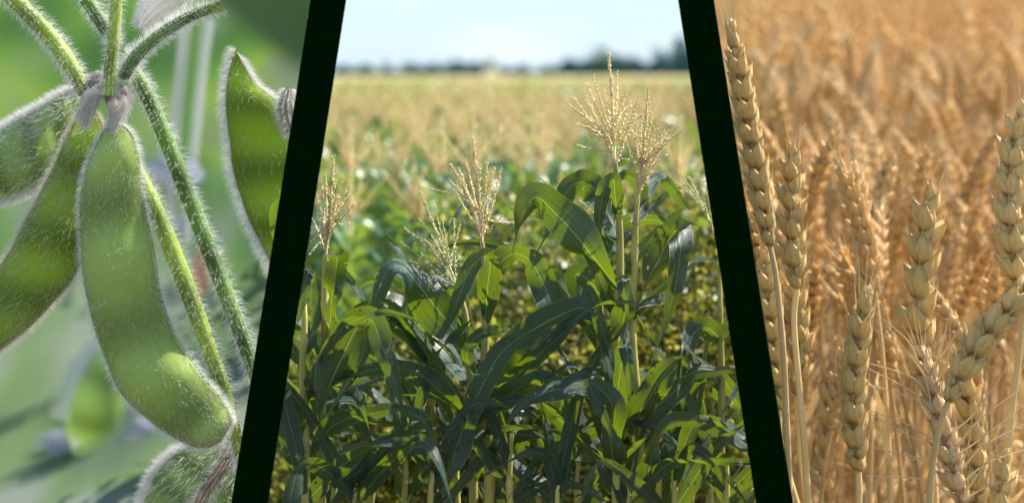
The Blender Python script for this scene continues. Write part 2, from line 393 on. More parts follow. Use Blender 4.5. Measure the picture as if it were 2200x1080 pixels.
# ---------------------------------------------------------------- far trees, hut
M_FAR = simple('far_tree_leaf', (.05, .13, .10), .8, .3, .25, .2)
M_FARB = simple('far_hazed_tree_leaf', (.03, .13, .16), .8, .2, .25, .2)  # distance haze put into the leaf colour as a blue tint
M_TRUNK = simple('tree_bark', (.12, .09, .06), .9, .3, 2)
def tree(px, pw, ph, Y, lab, mat, seed):
    r = np.random.default_rng(seed); b = P(px, HY, Y)*[1, 1, 0]
    H = CZ+ph*1.3/F*Y; W = pw*1.15/F*Y
    t = thing('tree', lab, 'tree', b, 'trees along the horizon')
    tb = MB()
    tb.add(*_tq(tube([(0, 0, 0), (.02*W, 0, H*.3), (0, 0, H*.6)], [W*.05, W*.04, W*.02], 7)))
    for k in range(5):
        a = r.uniform(0, 6.28); tb.add(*_tq(tube([(0, 0, H*.3), (cos(a)*W*.15, sin(a)*W*.15, H*.5), (cos(a)*W*.3, sin(a)*W*.3, H*.68)], [W*.025, W*.016, W*.006], 5)))
    build(tb, 'trunk', M_TRUNK, t)
    cb = MB(); nl = 1100; cl = []
    for k in range(9):
        a = r.uniform(0, 6.28); q = r.uniform(0, .34); cl.append((cos(a)*q*W, sin(a)*q*W, H*r.uniform(.45, .86), r.uniform(.15, .26)))
    cl = np.array(cl); pk = r.integers(0, 9, nl); d = nrm(r.normal(size=(nl, 3)))*(r.uniform(.3, 1, (nl, 1))**.5)
    c = cl[pk, :3]+d*cl[pk, 3:]*np.array([W, W, H*.75]); c[:, 2] = np.clip(c[:, 2], H*.12, H)
    s = r.uniform(.015, .035, (nl, 1))*max(W, H)
    a1 = nrm(r.normal(size=(nl, 3))); a2 = nrm(np.cross(a1, r.normal(size=(nl, 3))))
    V = np.stack([c-a1*s, c-a2*s*.6, c+a1*s, c+a2*s*.6], 1).reshape(-1, 3)
    build(cb.add(V, None, np.arange(nl*4).reshape(-1, 4)), 'crown', mat, t, False)
def _tq(t): V, Q, U = t; return V, None, Q, U
M_FT2 = simple('far_light_tree_leaf', (.11, .19, .08), .8, .3, .25, .2)
tree(1292, 66, 48, 330, 'rounded green tree left of the teal tree on the right horizon', M_FAR, 1)
tree(1342, 58, 34, 300, 'low dark bushy tree between two taller trees on the right horizon', M_FAR, 2)
tree(1428, 74, 46, 330, 'teal rounded tree on the horizon nearest the right post', M_FARB, 3)
tree(1468, 56, 66, 420, 'tallest pale blue tree, half behind the right post', M_FARB, 4)
tree(1500, 50, 50, 420, 'tree on the horizon mostly behind the right post', M_FT2, 5)
tree(1050, 24, 30, 420, 'small pointed tree right behind the pale round hut', M_FAR, 6)
tree(960, 36, 20, 420, 'small low tree midway along the left horizon', M_FARB, 7)
tree(832, 26, 28, 420, 'narrow tree, tallest of the left horizon clump', M_FAR, 8)
tree(866, 34, 20, 400, 'rounded tree at the right end of the left horizon clump', M_FARB, 9)
tree(792, 38, 16, 400, 'low tree in the middle of the left horizon clump', M_FAR, 10)
tree(748, 36, 14, 400, 'dark low tree on the horizon beside the left post', M_FARB, 11)
def treeline():
    r = np.random.default_rng(5); n = 34000; Y = 470+r.uniform(-12, 12, n)
    px = r.uniform(560, 1680, n); hh = 16+6*np.sin(px*.021)+4*np.sin(px*.057+1)+5*np.sin(px*.13)+np.clip((px-1150)*.08, 0, 26)
    z = r.uniform(0, 1, n)**.8*(CZ+np.clip(hh, 2, 99)/F*Y)
    c = np.stack([(px-CX)/F*Y, Y, z], 1); s = r.uniform(.2, .5, (n, 1))*1.6
    a1 = nrm(r.normal(size=(n, 3))); a2 = nrm(np.cross(a1, r.normal(size=(n, 3))))
    V = np.stack([c-a1*s, c-a2*s, c+a1*s, c+a2*s], 1).reshape(-1, 3)
    tag(build(MB().add(V, None, np.arange(n*4).reshape(-1, 4)), 'far_woods', M_FARB, smooth=False), 'low blue green belt of far woods along the horizon', 'woods', kind='stuff')
treeline()
def hut():
    Y = 300; b = P(1056, HY, Y)*[1, 1, 0]; t = thing('farm_hut', 'pale cream round roofed hut at the far edge of the corn field', 'hut', b)
    W = 17/F*Y
    mw = simple('cream_render', (.72, .62, .42), .8, .1, 3); mr = simple('cream_sheet_roof', (.80, .74, .56), .6, .1, 2)
    build(MB().add([(x, y, z) for z in (0, 2.0) for x, y in ((-W, -1.6), (W, -1.6), (W, 1.6), (-W, 1.6))], None, [(0, 1, 5, 4), (1, 2, 6, 5), (2, 3, 7, 6), (3, 0, 4, 7)]), 'wall', mw, t, False)
    V = []; n = 14
    for y in (-1.9, 1.9):
        for i in range(n+1): a = pi*i/n; V.append((-cos(a)*W*1.12, y, 1.98+sin(a)*1.35))
    Q = [(i, i+1, n+2+i, n+1+i) for i in range(n)]; T = [(0, i+1, i) for i in range(1, n)]+[(n+1, n+1+i, n+2+i) for i in range(1, n)]
    build(MB().add(V, T, Q), 'roof', mr, t, False)
    build(MB().add([(x, y, z) for z in (0.01, 1.7) for x, y in ((-.4, -1.66), (.4, -1.66), (.4, -1.61), (-.4, -1.61))], None, [(0, 1, 5, 4), (1, 2, 6, 5), (2, 3, 7, 6), (3, 0, 4, 7), (4, 5, 6, 7)]), 'door', M_TRUNK, t, False)
hut()

# ---------------------------------------------------------------- corn
def leaf_hw(t, w): return w*np.minimum(1, .5+t*4)*np.clip(1-(np.clip(t-.28, 0, 1)/.72)**1.45, 0, 1)**.95+.0006
def free_leaf(base, az, L, W, el0=62, droop=120, twist=.5, seed=0, n=16, nc=4, ripple=.16):
    """arching corn leaf: starts el0 degrees above the horizontal and bends down by droop degrees"""
    r = np.random.default_rng(seed); t = np.linspace(0, 1, n)
    tk = r.uniform(.3, .8)
    if r.random() < .6:   # creased: straight, then broken over at one place
        el = np.radians(el0-.2*droop*t-.8*droop/(1+np.exp(-(t-tk)*r.uniform(16, 34))))
    else: el = np.radians(el0-droop*(t**1.5))
    az_ = az+r.uniform(-.5, .5)*t**1.5
    d = np.stack([np.cos(el)*np.cos(az_), np.cos(el)*np.sin(az_), np.sin(el)], 1)
    mid = base+np.vstack([[0, 0, 0], np.cumsum(d[:-1]*L/(n-1), 0)])
    side = nrm(np.cross(d, [0, 0, 1.])+1e-6); up = np.cross(side, d)
    tw = twist*(np.sin(t*r.uniform(2, 5)+r.uniform(0, 1))*1.3)*r.choice([-1, 1])
    side = side*np.cos(tw)[:, None]+up*np.sin(tw)[:, None]
    return ribbon(mid, side, leaf_hw(t, W), .22, nc, ripple, seed, .016 if nc > 8 else 0, .35)
OCT_V = np.array([(0, 0, 0), (.5, 0, .45), (0, .5, .45), (-.5, 0, .45), (0, -.5, .45), (0, 0, 1)])
OCT_T = np.array([(0, 2, 1), (0, 3, 2), (0, 4, 3), (0, 1, 4), (5, 1, 2), (5, 2, 3), (5, 3, 4), (5, 4, 1)])
def scatter(tplV, tplT, tplQ, tplU, pos, Z, X, sc):
    """copies of a template: its z axis along Z, x axis near X; sc (n,3)"""
    Z = nrm(Z); Yv = nrm(np.cross(Z, X)+1e-7); Xv = np.cross(Yv, Z); n = len(pos); k = len(tplV)
    V = pos[:, None]+tplV[None, :, 0:1]*sc[:, None, 0:1]*Xv[:, None]+tplV[None, :, 1:2]*sc[:, None, 1:2]*Yv[:, None]+tplV[None, :, 2:3]*sc[:, None, 2:3]*Z[:, None]
    off = (np.arange(n)*k)[:, None, None]
    T = (tplT[None]+off).reshape(-1, 3) if tplT is not None else None
    Q = (tplQ[None]+off).reshape(-1, 4) if tplQ is not None else None
    U = np.tile(tplU, (n, 1)) if tplU is not None else None
    return V.reshape(-1, 3), T, Q, U
def tassel_branch(mb, path, r0, dens, sp, r, bare=.12):
    """thin axis with paired spikelets clustered along it"""
    n = len(path); mb.add(*_tq(tube(path, np.linspace(r0, r0*.45, n), 4)))
    L = np.linalg.norm(np.diff(path, axis=0), axis=1).sum(); k = max(4, int(L*dens))
    t = np.sort(r.uniform(bare, 1, k)); i = np.minimum((t*(n-1)).astype(int), n-2); f = (t*(n-1)-i)[:, None]
    pos = path[i]*(1-f)+path[i+1]*f; d = nrm(path[i+1]-path[i]); o = nrm(np.cross(d, r.normal(size=(k, 3))))
    s = sp*r.uniform(.7, 1.35, k)*(1-.35*t)
    mb.add(*scatter(OCT_V, OCT_T, None, None, pos+o*r0*.6, d+o*r.uniform(.15, .75, (k, 1)), o, np.stack([s*.36, s*.3, s], 1)))
def tassel_free(mb, base, H, nb, r, dens, sp, r0=.0022, spread=1.0, lean=(0, 0)):
    ax = np.array([lean[0], lean[1], 1.0]); ax = nrm(ax)
    main = np.array([base+ax*H*t+np.array([.01, .01, 0])*sin(3*t) for t in np.linspace(0, 1, 7)])
    tassel_branch(mb, main, r0*1.5, dens*1.5, sp*1.1, r, .3)
    for b in range(nb):
        h0 = r.uniform(.05, .42); az = b*2.4+r.uniform(-.4, .4); L = H*r.uniform(.5, .85)*(1-.4*h0); th = radians(r.uniform(14, 48))*spread
        d0 = ax*cos(th)+np.array([cos(az), sin(az), 0])*sin(th)
        s_ = np.linspace(0, 1, 6)[:, None]; bend = r.uniform(-.05, .16)
        p = base+ax*H*h0+d0*L*s_+np.array([cos(az), sin(az), -.55])*bend*H*s_**2
        tassel_branch(mb, p, r0, dens, sp, r)

hero_data = []
def hero_corn(lab, Y, stalk, leaves=(), tassel=None, green=False, extra=0, seed=0, cob=None, group='corn plants in the front row'):
    """stalk: (px,py,r px) from top down; leaves: lists of (px,py,projected half width px, depth offset m)"""
    r = np.random.default_rng(seed+100)
    sp = cr([list(P(x, y, Y))+[q/F*Y] for x, y, q in stalk], 40)
    b = sp[-1, :3].copy(); b[2] = 0
    t = thing('corn_plant', lab, 'corn plant', b, group)
    full = np.vstack([sp, np.append(b, sp[-1, 3]*1.15)])
    ln = np.r_[0, np.cumsum(np.linalg.norm(np.diff(full[:, :3], axis=0), axis=1))]
    rad = full[:, 3]*(1+.32*np.maximum(0, 1-np.abs(((ln+.05) % .17)-.02)/.012))
    mb = MB().add(*_tq(tube(full[:, :3], rad, 10))); build(mb, 'stalk', M_STALK, t, origin=b, clip='corn')
    for k, lf in enumerate(leaves):
        lf = [(q[0], q[1], q[2]*.84, *q[3:]) for q in lf]; wt = max(q[2] for q in lf)*1.12
        a = cr([[x, y, h, (q[0] if q else 0)] for x, y, h, *q in lf], 64)
        mid = np.array([P(x, y, Y+d) for x, y, h, d in a]); T = nrm(np.gradient(mid, axis=0))
        pl = nrm(np.cross(T*[1, 0, 1]+1e-6, [0, 1., 0])); tt = np.linspace(0, 1, 64)
        hw = np.maximum(leaf_hw(tt, wt/F*Y), np.maximum(a[:, 2], .4)/F*Y)
        cs = np.clip(np.maximum(a[:, 2], .4)/F*Y/hw, 0, 1); sg = 1 if (k+seed) % 2 else -1
        side = nrm(pl*cs[:, None]+np.array([0, sg, 0])*np.sqrt(1-cs**2)[:, None])
        side = nrm(side-T*(side*T).sum(1)[:, None])
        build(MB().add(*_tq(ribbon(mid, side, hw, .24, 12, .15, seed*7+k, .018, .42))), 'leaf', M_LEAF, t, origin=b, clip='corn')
    for k in range({0: 3, 4.5: 5, 5: 7, 8: 8}[extra]):
        i = int(r.uniform(8 if extra > 4 else 24, 39)); az = r.choice([0, pi])+r.uniform(-.9, .9)
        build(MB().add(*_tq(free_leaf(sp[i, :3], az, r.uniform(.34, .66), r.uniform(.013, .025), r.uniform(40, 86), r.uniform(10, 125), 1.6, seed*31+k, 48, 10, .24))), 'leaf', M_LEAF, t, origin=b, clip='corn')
    if tassel:
        mb = MB(); (bx, by), (tx, ty), tips = tassel; B = P(bx, by, Y); top = P(tx, ty, Y)
        tassel_branch(mb, cr([B, (B+top)/2+[.002, 0, 0], top], 14), .0038, 560, .0115, r, .3)
        n = len(tips)
        for k, (x, y) in enumerate(tips):
            h0 = r.uniform(.0, .34); s0 = B+(top-B)*h0; e = P(x, y, Y+r.uniform(-.10, .10))
            m_ = s0*.5+e*.5+np.array([0, 0, r.uniform(-.004, .014)])
            tassel_branch(mb, cr([s0, m_, e], 12), .0019, 330, .0105, r, .08)
        build(mb, 'tassel', M_TASSEL_G if green else M_TASSEL, t, origin=b, clip='corn')
    if cob:
        x, y, L, ang = cob; c0 = P(x, y, Y-.03); d = np.array([sin(ang), -.2, cos(ang)]); s_ = np.linspace(0, 1, 12)
        path = c0+d*(L/F*Y)*s_[:, None]; e = build(MB().add(*_tq(tube(path, .026*np.sin(np.clip(s_*2.6+.35, 0, pi-.15))**.7, 12))), 'ear', M_COB, t, origin=b)
        hb = MB(); tip = path[-1]
        for q in range(130):
            a = r.uniform(0, 6.28); o = np.array([cos(a), sin(a)*.6, 0])
            pts = [tip-d*.03+o*.012, tip+o*.03+d*.03, tip+o*r.uniform(.02, .05)-np.array([0, 0, r.uniform(-.02, .06)])]
            hb.add(*_tq(tube(cr(pts, 6), .0008, 3)))
        build(hb, 'silk', M_SILK, e)
    return t
def fan(bx, by, R, a0, a1, n, seed, jit=.25):
    r = np.random.default_rng(seed); out = []
    for k in range(n):
        a = radians(a0+(a1-a0)*k/(n-1)+r.uniform(-4, 4)); q = R*r.uniform(1-jit, 1); out.append((bx+sin(a)*q, by-cos(a)*q))
    return out
T1 = [(1215, 219), (1230, 208), (1251, 190), (1260, 180), (1275, 164), (1256, 212), (1297, 191), (1327, 157), (1349, 190), (1375, 200), (1358, 215), (1238, 312), (1249, 301), (1285, 230), (1338, 205), (1268, 250), (1366, 250), (1250, 335), (1311, 215), (1395, 240), (1345, 230), (1240, 265)]
T2 = [(1421, 254), (1432, 264), (1445, 273), (1449, 291), (1378, 243), (1475, 271), (1364, 238), (1411, 212), (1352, 262), (1440, 330), (1402, 300), (1425, 310), (1345, 300), (1384, 290), (1415, 345), (1360, 330), (1410, 262), (1432, 295), (1371, 275), (1335, 340)]
hero_corn('tall corn plant with the highest wide tassel reaching above the horizon', 4.0,
    [(1322, 350, 5), (1328, 430, 6.5), (1332, 520, 8), (1331, 620, 8.5), (1322, 730, 9.5), (1325, 900, 11), (1326, 1100, 12)],
    [[(1335, 627, 9, -.02), (1290, 570, 34, -.08), (1240, 510, 38, -.12), (1190, 455, 36, -.14), (1158, 424, 24, -.16), (1136, 432, 20, -.17), (1120, 475, 15, -.16), (1108, 530, 6, -.15), (1098, 575, 1, -.15)],
     [(1328, 516, 8, 0), (1308, 470, 22, .04), (1284, 418, 32, .08), (1256, 392, 30, .12), (1224, 404, 30, .10), (1202, 446, 20, .08), (1180, 492, 9, .06), (1154, 542, 1, .05)],
     [(1328, 470, 7, .0), (1322, 420, 15, -.04), (1317, 386, 17, -.07), (1300, 402, 18, -.09), (1290, 450, 16, -.08), (1284, 500, 8, -.07), (1279, 545, 1, -.07)],
     [(1322, 735, 10, 0), (1340, 690, 26, -.06), (1345, 640, 26, -.09), (1338, 600, 16, -.1), (1342, 630, 9, -.12), (1348, 700, 2, -.12)],
     [(1318, 655, 6, 0), (1300, 640, 14, .05), (1262, 600, 26, .1), (1238, 592, 24, .12), (1250, 640, 20, .12), (1290, 700, 16, .1), (1300, 760, 10, .1), (1306, 850, 4, .1)],
     [(1326, 800, 6, -.02), (1305, 745, 12, -.08), (1288, 690, 15, -.12), (1278, 650, 13, -.14), (1262, 620, 10, -.15), (1250, 660, 6, -.15)],
     [(1324, 900, 7, -.03), (1328, 830, 20, -.10), (1336, 770, 24, -.13), (1344, 740, 14, -.14), (1350, 790, 12, -.15), (1352, 860, 3, -.15)],
     [(1322, 870, 9, 0), (1285, 835, 22, -.1), (1245, 822, 26, -.14), (1210, 835, 22, -.16), (1165, 845, 16, -.18), (1120, 870, 12, -.2), (1090, 910, 3, -.2)],
     [(1320, 1010, 9, 0), (1310, 930, 26, -.08), (1318, 880, 30, -.13), (1300, 845, 24, -.15), (1268, 830, 16, -.16), (1330, 960, 8, -.17)],
    ], ((1322, 362), (1308, 118), T1), seed=1)
hero_corn('corn plant with a dense pale brown tassel, close right of the tallest tassel', 4.08,
    [(1370, 425, 5), (1366, 480, 6), (1362, 590, 8), (1358, 690, 8.5), (1364, 800, 9), (1374, 900, 10), (1376, 1100, 12)],
    [[(1362, 690, 8, 0), (1384, 625, 30, .03), (1412, 565, 35, .05), (1438, 512, 38, .05), (1456, 494, 30, .03), (1462, 530, 27, -.03), (1454, 600, 24, -.04), (1438, 665, 13, -.04), (1422, 722, 1, -.04)],
     [(1366, 480, 6, 0), (1376, 440, 18, .05), (1372, 400, 20, .07), (1348, 378, 14, .08), (1330, 390, 12, .06), (1322, 440, 8, .05), (1310, 470, 2, .05)],
     [(1362, 585, 8, 0), (1340, 560, 17, -.03), (1310, 530, 16, -.06), (1290, 512, 12, -.08), (1276, 505, 6, -.08)],
     [(1366, 470, 5, 0), (1396, 400, 8, .1), (1416, 380, 12, .14), (1440, 400, 14, .16), (1462, 430, 11, .16), (1484, 452, 1, .16)],
     [(1360, 940, 8, 0), (1372, 890, 26, -.06), (1400, 845, 32, -.08), (1430, 800, 30, -.1), (1462, 775, 14, -.1), (1486, 790, 6, -.1)],
     [(1372, 905, 8, 0), (1400, 880, 22, -.02), (1450, 840, 28, 0), (1488, 800, 22, 0), (1540, 798, 14, .02), (1590, 790, 8, .04)],
     [(1385, 1100, 14, -.1), (1395, 1010, 26, -.14), (1408, 950, 27, -.18), (1440, 905, 22, -.18), (1490, 905, 16, -.16), (1560, 925, 26, -.12), (1610, 960, 14, -.1)]],
    ((1370, 430), (1393, 188), T2), seed=2, cob=(1368, 1085, 90, .05))
hero_corn('middle corn plant with an upright pink cream tassel and folded leaves at its neck', 4.05,
    [(1036, 520, 5), (1040, 600, 7), (1044, 690, 8), (1041, 800, 9), (1048, 930, 10), (1052, 1100, 11)],
    [[(1040, 700, 7, 0), (1046, 640, 16, -.05), (1052, 570, 14, -.09), (1040, 550, 20, -.12), (1010, 578, 22, -.13), (985, 640, 18, -.13), (965, 690, 8, -.12), (950, 730, 1, -.12)],
     [(1042, 690, 6, 0), (1062, 620, 18, .04), (1075, 570, 22, .05), (1105, 545, 22, .05), (1140, 560, 32, .03), (1165, 605, 36, .0), (1185, 655, 34, -.02), (1190, 700, 14, -.02)],
     [(1042, 790, 8, 0), (1090, 735, 20, -.05), (1135, 712, 28, -.08), (1195, 680, 32, -.1), (1250, 662, 26, -.12), (1285, 690, 14, -.13), (1303, 760, 12, -.13), (1312, 830, 12, -.13), (1318, 900, 6, -.13)],
     [(1044, 850, 8, 0), (1080, 790, 34, .04), (1115, 740, 36, .06), (1150, 690, 26, .08), (1160, 660, 12, .08)],
     [(1040, 880, 6, -.02), (1012, 800, 12, -.12), (1004, 755, 13, -.15), (1030, 718, 14, -.16), (1090, 702, 12, -.17)],
     [(1060, 1000, 8, 0), (1150, 900, 12, .1), (1215, 870, 20, .12), (1250, 920, 22, .12), (1300, 1000, 20, .12), (1330, 1070, 8, .12)],
     [(1040, 800, 6, .02), (1020, 740, 14, .05), (990, 700, 18, .08), (955, 690, 15, .1), (925, 705, 9, .12), (905, 735, 1, .12)],
     [(1044, 930, 6, -.03), (1075, 870, 18, -.08), (1120, 830, 24, -.12), (1170, 815, 22, -.14), (1200, 830, 14, -.15), (1215, 880, 10, -.15), (1222, 940, 2, -.15)],
     [(950, 1060, 10, -.14), (990, 930, 24, -.14), (1030, 840, 29, -.14), (1075, 760, 27, -.14), (1130, 715, 16, -.14)]],
    ((1036, 525), (1016, 298), [(968, 352), (985, 360), (1000, 345), (1046, 352), (1062, 360), (1078, 362), (975, 405), (925, 405), (1105, 478), (1080, 462), (1000, 400), (1056, 395), (1030, 350), (990, 385), (1070, 400), (1012, 420), (965, 385)]), seed=3)
hero_corn('corn plant with a wide pale green tassel fanning to the left', 4.12,
    [(985, 622, 5), (1000, 680, 7), (1008, 780, 8), (1014, 900, 9), (1018, 1100, 10)],
    [[(1010, 745, 9, -.02), (960, 690, 34, -.08), (910, 625, 38, -.12), (868, 578, 26, -.14), (835, 580, 20, -.15), (808, 630, 18, -.15), (775, 700, 14, -.14), (735, 760, 4, -.14)],
     [(1005, 700, 6, 0), (985, 640, 14, .04), (940, 605, 18, .06), (895, 605, 12, .06)],
     [(1010, 820, 8, 0), (960, 760, 28, .06), (900, 700, 30, .08), (850, 650, 24, .1), (830, 640, 8, .1)],
     [(1010, 905, 7, 0), (955, 850, 20, -.04), (900, 805, 24, -.06), (840, 790, 20, -.08), (770, 800, 14, -.1), (700, 830, 5, -.1)]],
    ((985, 625), (903, 414), [(868, 488), (862, 520), (880, 560), (895, 498), (866, 545), (925, 465), (950, 470), (975, 468), (990, 480), (930, 430), (900, 470), (870, 575), (885, 520), (912, 520), (940, 500), (960, 510), (878, 498), (995, 530), (905, 545), (892, 590)]), green=True, seed=4)
hero_corn('corn plant with a leaning brown tassel against the left post', 4.0,
    [(700, 545, 6), (698, 620, 8), (698, 720, 8.5), (692, 830, 9), (690, 1100, 11)],
    [[(700, 770, 7, 0), (708, 690, 18, -.05), (716, 620, 24, -.09), (724, 560, 26, -.12), (722, 552, 20, -.15)],
     [(688, 940, 8, 0), (700, 850, 30, -.08), (735, 770, 40, -.12), (770, 700, 36, -.14), (800, 688, 24, -.15), (820, 740, 24, -.16), (845, 810, 18, -.16), (862, 870, 2, -.16)],
     [(700, 900, 6, 0), (760, 790, 16, .04), (790, 700, 18, .06), (812, 640, 20, .08), (830, 590, 18, .08), (850, 572, 6, .08)],
     [(668, 1000, 6, -.02), (700, 930, 20, -.06), (740, 900, 20, -.08), (800, 888, 18, -.1), (862, 880, 14, -.1), (905, 900, 20, -.1), (930, 930, 4, -.1)],
     [(696, 1100, 6, 0), (760, 1020, 18, -.06), (830, 985, 24, -.08), (890, 960, 20, -.1), (960, 965, 8, -.1)]],
    ((700, 550), (716, 338), [(748, 395), (742, 440), (760, 440), (735, 380), (690, 390), (700, 370), (680, 430), (752, 480), (728, 420), (672, 470), (668, 520), (690, 450), (720, 390), (750, 418), (664, 548), (712, 430), (676, 405)]), seed=5)
hero_corn('bare yellow corn stalk standing beside the left post', 3.95,
    [(652, 620, 5), (654, 700, 7), (650, 800, 8), (655, 900, 9), (658, 1100, 10)],
    [[(652, 650, 5, 0), (655, 610, 16, -.03), (662, 580, 16, -.05), (650, 640, 14, -.06), (640, 690, 3, -.06)],
     [(655, 760, 6, 0), (675, 690, 14, .04), (682, 620, 16, .06), (676, 590, 8, .08)],
     [(650, 960, 8, 0), (625, 900, 24, -.05), (608, 850, 24, -.07), (640, 980, 20, -.1), (655, 1060, 8, -.1)],
     [(655, 1080, 8, 0), (640, 1000, 22, .05), (612, 930, 24, .07), (590, 900, 10, .1)]], seed=6)
hero_corn('corn plant with a bright green leaf touching the right post', 4.2,
    [(1545, 560, 4), (1548, 700, 6), (1550, 850, 8), (1548, 1100, 9)],
    [[(1550, 730, 8, 0), (1520, 705, 26, -.05), (1492, 715, 26, -.08), (1474, 765, 16, -.1), (1466, 820, 2, -.1)],
     [(1548, 800, 7, 0), (1580, 860, 14, 0), (1590, 900, 16, -.02), (1600, 960, 8, -.04)],
     [(1550, 860, 6, 0), (1520, 820, 12, .04), (1480, 850, 22, .05), (1450, 890, 16, .07), (1430, 920, 3, .08)],
     [(1550, 980, 7, 0), (1490, 960, 18, -.05), (1440, 985, 20, -.08), (1400, 1000, 3, -.08)]],
    ((1535, 500), (1480, 380), [(1460, 372), (1500, 375), (1518, 400), (1470, 395), (1510, 430), (1450, 390)]), green=True, seed=7)
hero_corn('corn plant with a thin stalk and drooping leaves between the left and middle tassels', 4.3,
    [(930, 720, 5), (928, 800, 6.5), (930, 900, 7.5), (934, 1100, 9)], extra=8, seed=8)
hero_corn('corn plant half hidden behind the tall pair with a small yellow tassel', 4.35,
    [(1292, 480, 4), (1290, 600, 6), (1288, 800, 8), (1290, 1100, 9)], (), ((1292, 480), (1270, 420), fan(1292, 480, 85, -40, 30, 8, 3)), True, extra=5, seed=9)
# low plants that fill the foot of the front row
fill = [(720, 4.15, 1000, 'right of the leftmost stalks, second plant from the left post'), (800, 4.25, 900, 'left of the big folded leaf'), (870, 4.1, 930, 'below the big folded leaf'),
        (985, 4.3, 950, 'just below the wide pale green tassel'), (1100, 4.0, 930, 'right of the middle stalk'), (1165, 4.2, 960, 'midway between the middle stalk and the tall pair'),
        (1240, 4.1, 990, 'left of the tall pair of stalks'), (1420, 4.1, 990, 'right of the cob and its silk'), (1480, 4.25, 960, 'under the drooping right hand leaves'), (1560, 4.1, 980, 'at the foot of the right post'),
        (640, 4.2, 960, 'at the foot of the left post'), (760, 3.95, 1010, 'left of the centre at the bottom edge'), (930, 4.0, 1010, 'under the thin middle left stalk'), (1060, 4.2, 1010, 'at the foot of the middle stalk'),
        (1200, 3.95, 1040, 'at the bottom edge left of the cob'), (1350, 3.98, 1060, 'between the two tall stalks at the bottom'), (1450, 3.98, 1030, 'at the bottom edge right of the cob'), (1530, 4.35, 860, 'behind the leaves beside the right post')]
for k, (px, Y, py, wh) in enumerate(fill):
    hero_corn('low leafy corn plant '+wh, Y, [(px, py, 5), (px+random.uniform(-6, 6), (py+1100)/2, 7), (px+random.uniform(-8, 8), 1130, 9)], extra=4.5, seed=40+k, group='low corn plants at the foot of the front row')

# field corn: six kinds, each stalk + foliage + tassel
def corn_variant(seed, lod=0):
    r = np.random.default_rng(seed); H = r.uniform(1.62, 1.74); st, fo, ta = MB(), MB(), MB()
    lean = r.uniform(-.04, .04, 2)
    def ax(z): return np.array([lean[0]*z, lean[1]*z, z])
    st.add(*_tq(tube([ax(0), ax(H*.5), ax(H)], [.013, .010, .005], 6 if lod == 0 else 3)))
    az0 = r.uniform(0, 6.28); nl = 13 if lod == 0 else 6; z0 = .5 if lod == 0 else 1.0
    for k in range(nl):
        z = z0+(H-.06-z0)*k/(nl-1); az = az0+pi*(k % 2)+r.uniform(-.5, .5)
        L = r.uniform(.45, .72)*(1 if k < nl-3 else .6)
        if lod: fo.add(*_tq(free_leaf(ax(z), az, L, .05, r.uniform(45, 78), r.uniform(70, 150), .5, seed*50+k, 6, 1)))
        else: fo.add(*_tq(free_leaf(ax(z), az, L, .042, r.uniform(45, 78), r.uniform(70, 150), .5, seed*50+k, 12, 4)))
    if lod == 0: tassel_free(ta, ax(H), r.uniform(.34, .44), 11, r, 160, .019, .0030)
    else: tassel_free(ta, ax(H), .40, 10, r, 34, .036, .006)
    return st, fo, ta
FM = (M_STALK, M_LEAF2, M_TASSEL2); FN = ('stalk', 'foliage', 'tassel')
cv = [corn_variant(200+i) for i in range(7)]
cvm = [[mb.mesh(n, m) for mb, n, m in zip(v, FN, FM)] for v in cv]
def place_set(name, lab, cat, group, vi, data, meshes, names, mats, M, panel, margin, names_keep=None):
    b = M.to_translation(); px = CX+b.x/b.y*F
    lo_, hi_ = (midL(HY), midR(HY)) if panel == 'corn' else (midR(HY), 1e9)
    t = thing(name, lab, cat, b, group); t.matrix_world = M
    Mi = np.array(M)
    for mb, me, nm, mt in zip(data[vi], meshes[vi], names, mats):
        V = mb.arr()[0]; W = V@Mi[:3, :3].T+Mi[:3, 3]
        if inside(W, panel).all(): link(nm, me, t)
        else:
            o = build(mb.moved(M).clip(panel).moved(M.inverted()), nm, mt, t)
    if not t.children: bpy.data.objects.remove(t); return None
    return t
def region(x, y, near, far, a, b):
    px = CX+x/y*F; d = 'nearest rows' if y < near else ('middle rows' if y < far else 'farthest distinct rows')
    return ('left' if px < a else 'centre' if px < b else 'right'), d
def corn_spots():
    r = np.random.default_rng(3); out = []; Y = 6.7
    while Y < 95:
        y0 = midL(HY)-50; y1 = midR(HY)+50
        for px in np.arange(y0, y1, .30/Y*F if Y < 30 else .42/Y*F):
            out.append(((px-CX)/F*Y+r.normal()*.06, Y+r.normal()*.12, r.uniform(0, 6.28), r.uniform(.90, 1.08) if Y > 9 else r.uniform(.84, 1.03)))
        Y += .72 if Y < 30 else 1.1
    return out
cs = corn_spots(); NI = 285; sb = MB(); fb = MB(); tb_ = MB()
cvl = [corn_variant(300+i, 1) for i in range(5)]
for k, (x, y, rz, s) in enumerate(cs):
    M = mat4((x, y, 0), rz, s)
    if k < NI:
        sd_, dp_ = region(x, y, 10, 17, 970, 1240)
        o = place_set('corn_plant', f'blurred tasselled corn plant, {dp_} of the field, {sd_} third of the corn', 'corn plant', f'corn plants in the {dp_} at the {sd_}', k % 7, cv, cvm, FN, FM, M, 'corn', 0)
    else:
        a = cvl[k % 5]; fb.merge(a[1], mat4((x, y, .10 if k % 3 else .22), rz, s))
        if k % 10 < 3: tb_.merge(a[2], M)
so1 = build(fb, 'far_corn', M_LEAF2, clip='corn'); tag(so1, 'distant green corn foliage stretching to the horizon', 'corn field', kind='stuff')
so2 = build(tb_, 'far_corn_tassels', M_TASSEL2, clip='corn'); tag(so2, 'distant cream corn tassels in a mass up to the horizon', 'corn tassels', kind='stuff')
